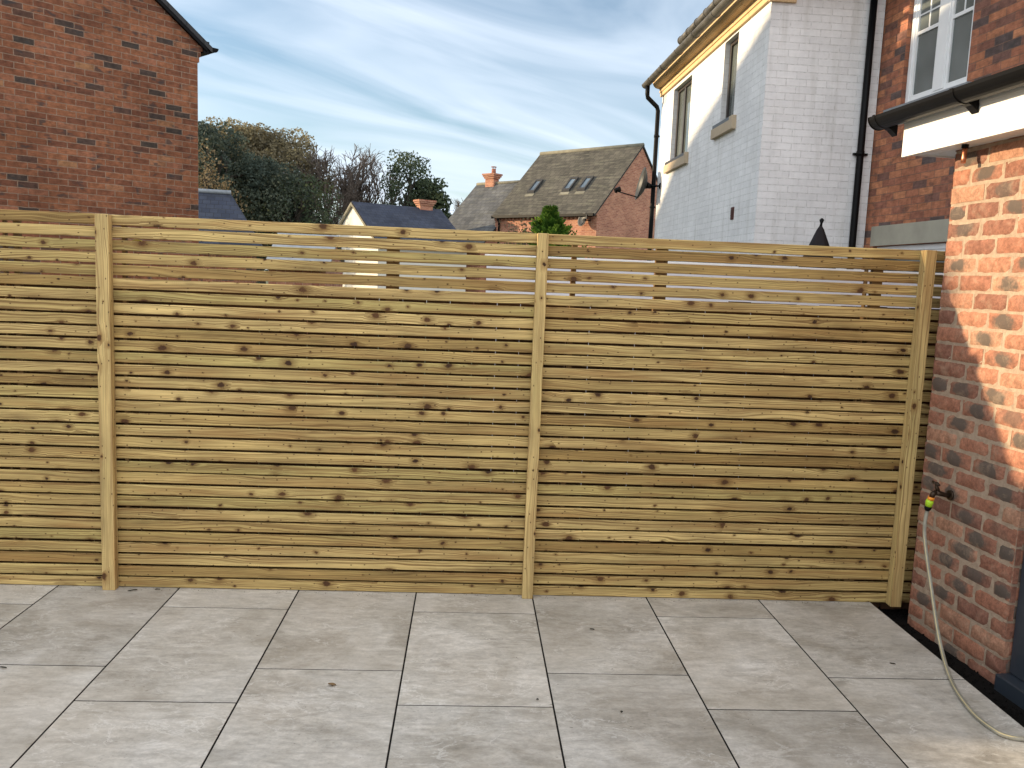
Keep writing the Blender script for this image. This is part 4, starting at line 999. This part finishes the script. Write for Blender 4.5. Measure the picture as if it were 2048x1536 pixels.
# lower wing to the left
wing = thing('grey_roofed_wing', 'lower wing with dark grey tiled roof and a chimney, left of the big brown roof', 'house', (c_left.x, c_left.y, -.15))
cw = c_left + fr_b.w*0.0
zr_w = at(1000, 362, 43).z
wfr_c = cw - fr_b.u*3.8 - fr_b.w*1.0
fr_w, sw_ = gabled(wing, wfr_c, AZ-180, 3.8, 7.2, zr_w-3.5, zr_w, M['brick_far'], M['roof_grey'], 0.25, 0.10, 0.08)
chimney(fr_w, 1.05, 3.6, zr_w-.5, zr_w+.62, .62, .42, wing, M['brick_far'])
mb = MB(); mb.tube([fr_w.p(-.05, 3.6, zr_w+.13), fr_w.p(3.8, 3.6, zr_w+.13)], .09, 8); mb.build('ridge_tiles', M['flash'], wing)
p = fr_b.p(Lm-.55, -.25, at(1178, 440, 38).z)
dish_thing('satellite_dish', 'small satellite dish on the orange front of the brown roofed house', p, Vector((-.8,-.5,.25)), .33, p + Vector((.0,-.5,-.05)), fr_b.p(Lm-.35, 0, p.z))
# white gabled cottage
def frame_from_px(x, y, d): v = at(x, y, d); return Vector((v.x, v.y, 0)), v.z
ap, zr1 = frame_from_px(707, 403, 40)
cot = thing('white_gabled_cottage', 'small cream gabled cottage with dark slate roof and stubby chimney below the trees', 'house', (ap.x, ap.y, -.15))
rA = 90 - 57 - 3
Wc = 6.0; ftmp = Fr(ap.x, ap.y, rA); base = ap - ftmp.w*(Wc/2)
fr_c, s_c = gabled(cot, Vector((base.x, base.y, 0)), rA, 4.6, Wc, zr1-2.0, zr1-.15, M['render'], M['roof_slate'], .3, .12, .10)
chimney(fr_c, 3.8, Wc/2, zr1-.4, zr1+.36, .7, .4, cot, M['brick_far'], False)
mb = MB()
for sg in (-1, 1):
    q = [fr_c.p(-.14, Wc/2+sg*(Wc/2+.3), zr1-.15-(Wc/2+.3)*s_c-.02), fr_c.p(-.14, Wc/2, zr1-.17)]
    mb.face([q[0], q[1], q[1]+Vector((0,0,.14)), q[0]+Vector((0,0,.14))]); mb.face([q[0]+Vector((0,0,.14)), q[1]+Vector((0,0,.14)), q[1], q[0]])
    mb.face([q[0], q[1], q[1]+fr_c.u*.1, q[0]+fr_c.u*.1])
mb.build('verge_strip', M['stone'], cot)
# slate roofed cottage behind the left house
ap2, zr2 = frame_from_px(462, 388, 34)
cot2 = thing('slate_roofed_cottage', 'dark blue slate roof end peeping out beside the left brick gable', 'house', (ap2.x, ap2.y, -.15))
f2 = Fr(ap2.x, ap2.y, 12)
mb = MB(); mb.box(f2, -9, .9, -1.9, 2.5, -.15, zr2-2.0); mb.build('wall', M['brick_left'], cot2)
mb = MB(); A, B = f2.p(-9,0,zr2), f2.p(0,0,zr2); c_, d_ = f2.p(1.35,-2.3,zr2-2.25), f2.p(-9,-2.3,zr2-2.25); e_, g_2 = f2.p(1.35,2.9,zr2-2.25), f2.p(-9,2.9,zr2-2.25)
mb.face([d_, c_, B, A], [(-9,0),(1.35,0),(0,3.2),(-9,3.2)]); mb.face([c_, e_, B], [(0,0),(5,0),(2.3,3)]); mb.face([e_, g_2, A, B], [(1.3,0),(-9,0),(-9,3.2),(0,3.2)]); mb.face([d_, g_2, e_, c_]); mb.face([g_2, d_, A])
mb.build('roof', M['roof_slate'], cot2)
mb = MB(); mb.tube([A+Vector((0,0,.05)), B+Vector((0,0,.05))], .09, 8); mb.build('ridge_tiles', M['lead'], cot2)
# low outbuilding seen only through the gaps
ob_, zo = frame_from_px(560, 476, 22)
outb = thing('grey_outbuilding', 'low outbuilding with pale grey roof seen through the fence gaps', 'outbuilding', (ob_.x, ob_.y, -.15))
gabled(outb, Vector((ob_.x-.3, ob_.y, 0)), 0, 1.5, 3.0, 1.7, 2.55, M['brick_far'], M['lead'], .15, .08, .1)

# ------------------------------------------------------------------ trees
def limb_tree(rnd, base, H, spread, levels, r0, splits=3, up_bias=0.35, trunk_frac=0.25, lean=(0,0), wig=.16):
    segs = []; tips = []
    def grow(p, d, L, r, lv):
        n = 4; pts = [p]; rr = [r]
        for i in range(n):
            d = (d + Vector((rnd.gauss(0,wig), rnd.gauss(0,wig), rnd.gauss(0,wig*.8) + up_bias*.10))).normalized()
            p = p + d*(L/n); pts.append(p); rr.append(r*(1-.22*(i+1)/n))
        segs.append((pts, rr, lv))
        if lv >= levels: tips.append((pts[-1], d)); tips.append((pts[2], d)); return
        k = splits + (1 if rnd.random() < .4 else 0)
        for j in range(k):
            a = rnd.uniform(.35, .95)*spread; ph = rnd.uniform(0, 6.283) 
            x = d.cross(Vector((.3,.5,.8))).normalized(); y = d.cross(x)
            nd = (d*math.cos(a) + (x*math.cos(ph) + y*math.sin(ph))*math.sin(a)).normalized()
            st = pts[-1] if j < 2 else pts[rnd.choice([2,3])]
            grow(st, nd, L*rnd.uniform(.62, .86), rr[-1]*rnd.uniform(.62, .85), lv+1)
    grow(Vector(base), Vector((lean[0], lean[1], 1)).normalized(), H*trunk_frac, r0, 0)
    return segs, tips
def fit(segs, tips, base, H, Rx):
    zmax = max(p.z for s in segs for p in s[0]) - base.z
    rs = sorted(math.hypot(p.x-base.x, p.y-base.y) for s in segs for p in s[0]); rm = rs[int(len(rs)*.985)]
    zz = sorted(p.z-base.z for s in segs for p in s[0]); zmax = zz[int(len(zz)*.99)]
    fz, fx = H/zmax, Rx/rm
    T = lambda p: Vector((base.x+(p.x-base.x)*fx, base.y+(p.y-base.y)*fx, base.z+(p.z-base.z)*fz))
    return [([T(p) for p in s[0]], s[1], s[2]) for s in segs], [(T(p), d) for p, d in tips]
def leaf_quads(mb, rnd, c, n, spread, size, tlo, thi):
    for i in range(n):
        p = c + Vector((rnd.gauss(0,spread), rnd.gauss(0,spread), rnd.gauss(0,spread*.8)))
        a = Vector((rnd.gauss(0,1), rnd.gauss(0,1), rnd.gauss(0,1))).normalized(); b = a.orthogonal().normalized()
        b = (b*math.cos(rnd.random()*6) + a.cross(b)*math.sin(rnd.random()*6)).normalized(); s = size*rnd.uniform(.6, 1.3)
        mb.face([p-a*s*.5, p+b*s*.33, p+a*s*.5, p-b*s*.33], None, rnd.uniform(tlo, thi))
def curve3(p0, d0, p1, n, rnd, wob):
    L = (p1-p0).length; c1 = p0 + d0*L*.45; c2 = p1 - (p1-p0).normalized()*L*.25 + Vector((rnd.gauss(0,wob*L), rnd.gauss(0,wob*L), rnd.gauss(0,wob*L*.6)))
    out = []
    for i in range(n+1):
        t = i/n; q = p0*(1-t)**3 + c1*3*t*(1-t)**2 + c2*3*t*t*(1-t) + p1*t**3
        if 0 < i < n: q = q + Vector((rnd.gauss(0,.018*L), rnd.gauss(0,.018*L), rnd.gauss(0,.014*L)))
        out.append(q)
    return out
def bare_crown(rnd, base, H, Rx, r0):
    segs = []; hub = base + Vector((0, 0, H*.16))
    segs.append(([base, base+Vector((.05,0,H*.08)), hub], [r0*1.3, r0*1.1, r0], 0))
    cen = base + Vector((0, 0, H*.50))
    def shell(bias=None, k=1.0):
        while True:
            v = Vector((rnd.gauss(0,1), rnd.gauss(0,1), rnd.gauss(0,1)+.45)).normalized()
            if v.z > -.35: break
        if bias is not None: v = (bias + v*.55*k).normalized()
        q = rnd.uniform(.88, 1.0)
        return v, cen + Vector((v.x*Rx*q, v.y*Rx*q, v.z*H*.50*q))
    for i in range(10):
        v, t = shell(); pts = curve3(hub - Vector((0,0,rnd.uniform(0,H*.05))), Vector((v.x*.45, v.y*.45, 1)).normalized(), t, 9, rnd, .07)
        rr = [max(.03, r0*.62*(1-j/9.5)) for j in range(10)]; segs.append((pts, rr, 1))
        for k in range(7):
            j = rnd.choice([2,3,4,5,6,7,8]); v2, t2 = shell(v, 1.0)
            d0 = ((pts[j+1]-pts[j]).normalized() + Vector((rnd.gauss(0,.5), rnd.gauss(0,.5), rnd.gauss(0,.3)+.2))).normalized()
            t2 = pts[j] + (t2-pts[j])*rnd.uniform(.6, 1.0)
            p2 = curve3(pts[j], d0, t2, 7, rnd, .08); segs.append((p2, [max(.024, rr[j]*.5*(1-q/8)) for q in range(8)], 2))
            for m_ in range(7):
                j2 = rnd.randint(1, 6); e = Vector((rnd.gauss(0,1), rnd.gauss(0,1), rnd.gauss(0,.8)+.5)).normalized()
                d1 = ((p2[j2+1]-p2[j2]).normalized()*.8 + e*.7).normalized(); L = rnd.uniform(.5, 1.5)
                p3 = curve3(p2[j2], d1, p2[j2] + (d1+Vector((0,0,.25))).normalized()*L, 4, rnd, .1); segs.append((p3, [.022, .020, .018, .016, .012], 3))
                for _ in range(2):
                    q0 = p3[rnd.randint(1,3)]; d4 = (d1 + Vector((rnd.gauss(0,.6), rnd.gauss(0,.6), rnd.gauss(0,.5)+.2))).normalized()
                    segs.append(([q0, q0+d4*.25+Vector((0,0,.02)), q0+d4*rnd.uniform(.4,.8)], [.016,.014,.010], 4))
    return segs
def make_tree(px, d, ytop, ybase, Rx, name, label, cat, leaf, dens, seed, lsize=.30, levels=5, spread=1.0, bare=False, tfrac=.22, r0=.32, group='trees beyond the houses', splits=3, clump=.55):
    rnd = random.Random(seed)
    top = at(px, ytop, d); base = Vector((top.x, top.y, -.16)); H = top.z+.16
    segs, tips = limb_tree(rnd, base, H, spread, levels, r0, splits, trunk_frac=tfrac, wig=.24 if bare else .16)
    segs, tips = fit(segs, tips, base, H*.99, Rx)
    t = thing(name, label, cat, base, group)
    mb = MB()
    if bare and H > 8: segs = bare_crown(rnd, base, H, Rx, r0)
    for pts, rr, lv in segs:
        if bare or lv <= 3: mb.tube(pts, [max(r*1.15, .016 if bare else .03) for r in rr], 6 if lv < 2 else 4 if lv < 4 else 3, cap=False)
    mb.build('trunk', M['bark'] if not bare else M['twig'], t)
    if leaf:
        mb = MB()
        zc = base.z + H*.2
        if Rx < 1.5:
            for p, dd in tips:
                q = rnd.random(); leaf_quads(mb, rnd, p, dens, clump, lsize, q*.45, .25+q*.6)
        else:
            nb = int(9 + Rx*9); cs = []
            for _ in range(nb*3):
                f = rnd.random()**.75; hh = .16 + .80*f
                env = Rx*math.sqrt(max(.02, 1 - ((hh-.52)/.50)**2)); a = rnd.uniform(0, 6.283); rr_ = env*rnd.random()**.4
                cs.append((Vector((base.x+math.cos(a)*rr_, base.y+math.sin(a)*rr_, base.z+H*hh)), rnd.uniform(.5, 1.15)*(.55+Rx*.12)))
            for cpt, br in cs:
                if cpt.z + br > base.z + H: cpt.z = base.z + H - br*rnd.uniform(.75, 1.0)
                q = rnd.random(); nn_ = int(dens*br*br*7)
                if (cpt.z - base.z)/H < .55: nn_ = int(nn_*.55)
                for _ in range(nn_):
                    d3 = Vector((rnd.gauss(0,1), rnd.gauss(0,1), rnd.gauss(0,1)+.25)).normalized()
                    rr_ = br*(1 - abs(rnd.gauss(0, .16)))*(1 + .22*mnoise.noise(d3*2.3 + cpt))
                    p = cpt + d3*rr_
                    a3 = (d3 + Vector((rnd.gauss(0,.8), rnd.gauss(0,.8), rnd.gauss(0,.8)))).normalized(); b3 = a3.orthogonal().normalized(); c3 = a3.cross(b3)
                    g3 = rnd.random()*6.28; b4 = b3*math.cos(g3)+c3*math.sin(g3); c4 = c3*math.cos(g3)-b3*math.sin(g3); s3 = lsize*rnd.uniform(.6, 1.35)
                    mb.face([p-b4*s3*.55, p+c4*s3*.38, p+b4*s3*.55, p-c4*s3*.38], None, min(1, max(0, q*.55 + rnd.uniform(0, .45))))
        mb.build('crown', M[leaf], t)
    return t
make_tree(418, 52, 246, 470, 3.2, 'evergreen_tree', 'dark evergreen tree right beside the left brick gable', 'tree', 'leaf_dark', 44, 1, levels=5, splits=3, lsize=.17)
make_tree(486, 60, 250, 470, 4.0, 'oak_tree', 'tall autumn tree with yellow tinged top, second from the left gable', 'tree', 'leaf_brown', 34, 2, lsize=.17)
make_tree(455, 56, 300, 470, 3.4, 'evergreen_tree', 'dark bushy evergreen below the yellow tinged tree top', 'tree', 'leaf_dark', 34, 12, lsize=.17)
make_tree(548, 62, 262, 470, 4.4, 'oak_tree', 'broad browning tree in the middle of the leafy group', 'tree', 'leaf_brown', 36, 3, lsize=.17, clump=.5)
make_tree(522, 55, 318, 470, 3.4, 'evergreen_tree', 'low dark green tree in front of the broad browning tree', 'tree', 'leaf_dark', 24, 13, lsize=.16, clump=.45)
make_tree(588, 60, 288, 470, 2.0, 'oak_tree', 'brown leaved tree next to the bare trees', 'tree', 'leaf_brown', 24, 4, lsize=.16, clump=.45)
make_tree(590, 56, 352, 470, 3.0, 'evergreen_tree', 'low olive green tree under the brown leaved one', 'tree', 'leaf_green', 14, 14, lsize=.16, clump=.4)
make_tree(648, 60, 292, 470, 2.9, 'bare_tree', 'leafless tree nearest the brown leaved tree', 'tree', None, 0, 5, levels=8, bare=True, spread=.95, r0=.30, tfrac=.14, splits=2)
make_tree(702, 63, 296, 470, 3.0, 'bare_tree', 'leafless tree rising directly above the white cottage gable', 'tree', None, 0, 6, levels=8, bare=True, spread=.95, r0=.30, tfrac=.14, splits=2)
make_tree(752, 65, 304, 470, 2.7, 'bare_tree', 'leafless tree nearest the round green tree', 'tree', None, 0, 8, levels=8, bare=True, spread=.95, r0=.30, tfrac=.14, splits=2)
make_tree(822, 60, 306, 470, 2.0, 'oak_tree', 'rounded green tree above the cottage chimney', 'tree', 'leaf_green', 24, 9, clump=.42, lsize=.16)
make_tree(862, 62, 358, 470, 1.6, 'oak_tree', 'smaller green tree at the right end of the tree line', 'tree', 'leaf_green', 24, 10, levels=4, clump=.45)
make_tree(407, 42, 310, 470, 1.3, 'tan_shrub', 'tall tan leaved shrub hugging the edge of the left gable', 'shrub', 'leaf_tan', 8, 15, levels=4, lsize=.16, r0=.1, group='shrubs behind the fence', clump=.3)
make_tree(430, 42, 368, 470, 1.0, 'tan_shrub', 'lower tan leaved shrub above the slate roof', 'shrub', 'leaf_tan', 8, 16, levels=4, lsize=.16, r0=.1, group='shrubs behind the fence', clump=.3)
make_tree(925, 110, 398, 470, 2.2, 'bare_tree', 'faint distant leafless tree between cottage and brown roofs', 'tree', None, 0, 17, levels=5, bare=True, spread=.8, r0=.12)
make_tree(1036, 14, 455, 500, .35, 'garden_bush', 'thin brownish bush left of the bright conifer', 'bush', 'leaf_tan', 12, 18, levels=4, lsize=.05, r0=.02, group='shrubs behind the fence', clump=.08)

# bright conifer just behind the fence
rnd = random.Random(40)
ctop = at(1101, 413, 20.0); cb_ = Vector((ctop.x, ctop.y, -.16)); Hc = ctop.z+.16
con = thing('conifer', 'bright green feathery conifer top behind the middle fence post, before the orange brick house', 'tree', cb_)
mb = MB(); mb.tube([cb_, cb_+Vector((0,0,Hc*.5)), cb_+Vector((0,0,Hc*.95))], [.09,.06,.012], 8); mb.build('trunk', M['bark'], con)
mb = MB()
for i in range(760):
    f = rnd.random()**.55; z = f*Hc; K = 2.3; rad = min(.95, (1-f)**.92*.98 + .015)*K*.95
    ph = rnd.uniform(0, 6.283); out = Vector((math.cos(ph), math.sin(ph), 0))
    L = rad*rnd.uniform(.65, 1.15); p0 = cb_ + Vector((0,0,z-.05*K)); d = (out*1.0 + Vector((0,0,rnd.uniform(.35,1.2)))).normalized()
    side = d.cross(Vector((0,0,1))).normalized()
    tcol = rnd.uniform(0, .8)
    ns_ = 14
    for k in range(3, ns_+1):
        q = p0 + d*(L*k/ns_) + Vector((0,0,.10*(k/ns_)**2*L))
        for sg in (-1, 1):
            if k > ns_-1 and sg < 0: continue
            ll = (.085*(1.15-k/ns_)+.022)*K; dd = (d*.9 + side*sg*.75 + Vector((0,0,.25)) + Vector((rnd.gauss(0,.15), rnd.gauss(0,.15), rnd.gauss(0,.15)))).normalized()
            nn = dd.cross(d).normalized(); wd = dd.cross(nn)*.012*K
            mb.face([q, q+dd*ll*.5+wd, q+dd*ll, q+dd*ll*.5-wd], None, min(1, tcol + .25*k/ns_))
            nn2 = nn*.010*K
            mb.face([q, q+dd*ll*.5+nn2, q+dd*ll, q+dd*ll*.5-nn2], None, min(1, tcol + .2*k/ns_))
mb.build('crown', M['leaf_conifer'], con)

# crumbs of soil and grit gathered along the foot of the fence and thinly over the slabs
rg = random.Random(77); mb = MB()
for i in range(650):
    if i < 380: x, y = rg.uniform(-3.5, 2.17), 4.176 - abs(rg.gauss(0, .022))
    else: x, y = rg.uniform(-3.0, 2.17), rg.uniform(1.6, 4.15)
    r = rg.uniform(.0008, .0028) if i < 380 else rg.uniform(.0006, .0018)
    c0 = Vector((x, y, .0006)); a = rg.uniform(0, 6.28)
    pts = [c0 + Vector((math.cos(a+k*2.1)*r*rg.uniform(.7, 1.5), math.sin(a+k*2.1)*r*rg.uniform(.7, 1.5), 0)) for k in range(3)]; tp = c0 + Vector((0, 0, r*.9))
    for k in range(3): mb.face([pts[k], pts[(k+1) % 3], tp])
gr_ = mb.build('grit', simple('soil crumbs', (0.06, 0.045, 0.03), .9)); gr_['kind'] = 'stuff'; gr_['label'] = 'scattered crumbs of soil and grit on the paving along the fence'

# fallen leaves on the patio
def leaf_on(x, y, L, W2, rz, mat, lab):
    mb = MB(); d = Vector((math.cos(rz), math.sin(rz), 0)); s = Vector((-d.y, d.x, 0)); c = Vector((x, y, .003)); n = 6
    for k in range(n):
        for sg in (-1, 1):
            f0, f1 = k/n, (k+1)/n; w0, w1 = W2*math.sin(f0*math.pi)**.8, W2*math.sin(f1*math.pi)**.8
            q = [c+d*L*(f0-.5)+Vector((0,0,.002)), c+d*L*(f1-.5)+Vector((0,0,.002)), c+d*L*(f1-.5)+s*sg*w1+Vector((0,0,.006)), c+d*L*(f0-.5)+s*sg*w0+Vector((0,0,.006))]
            mb.face(q)
    o = mb.build('fallen_leaf', M[mat]); tag(o, lab, 'leaf', 'fallen leaves on the paving')
def gpx(x, y):
    d = FV + RV*((x-1024)/FPX) - UV_*((y-768)/FPX); t = -CAM_H/d.z; return d*t
for (x, y, L, w, rz, mt, lab) in [(664,1372,.035,.010,-.3,'fallen_leaf','curled brown leaf lying on the slab near the bottom centre'),
    (265,1183,.045,.005,.5,'dark_leaf','dark sliver of leaf beside the foot of the left post'),
    (315,1181,.025,.004,.2,'dark_leaf','tiny dark leaf scrap right of the left post foot'),
    (1184,1261,.022,.005,-.2,'dark_leaf','tiny dark scrap on the slab below the middle post'),
    (6,1338,.035,.005,-.2,'dark_leaf','dark leaf scrap at the left edge of the paving'),
    (1243,1427,.012,.006,1.2,'dark_leaf','dark crumb on the slab right of the bottom centre'),
    (1075,1402,.010,.006,.2,'dark_leaf','dark crumb near the joint below the middle post'),
    (1785,1330,.025,.004,-.4,'dark_leaf','dark scrap on the right hand slab near the gravel')]:
    v = gpx(x, y); leaf_on(v.x, v.y, L, w, rz, mt, lab)

mb = MB(); c = Vector((-1.645, 4.192, 1.744))
for sg in (-1, 1):
    for k in range(5):
        a, b = k/5, (k+1)/5; w = lambda f: .011*math.sin(f*math.pi)**.7
        mb.face([c+Vector((.05*a,0,.002)), c+Vector((.05*b,0,.002)), c+Vector((.05*b,-.018*sg*.5,w(b)*.6)), c+Vector((.05*a,-.018*sg*.5,w(a)*.6))])
tag(mb.build('fallen_leaf', simple('yellow leaf', (0.75, 0.62, 0.05), .7)), 'small yellow leaf caught in a gap near the top of the slatted fence', 'leaf')
for o in bpy.data.objects:
    if '_o' in o: del o['_o']
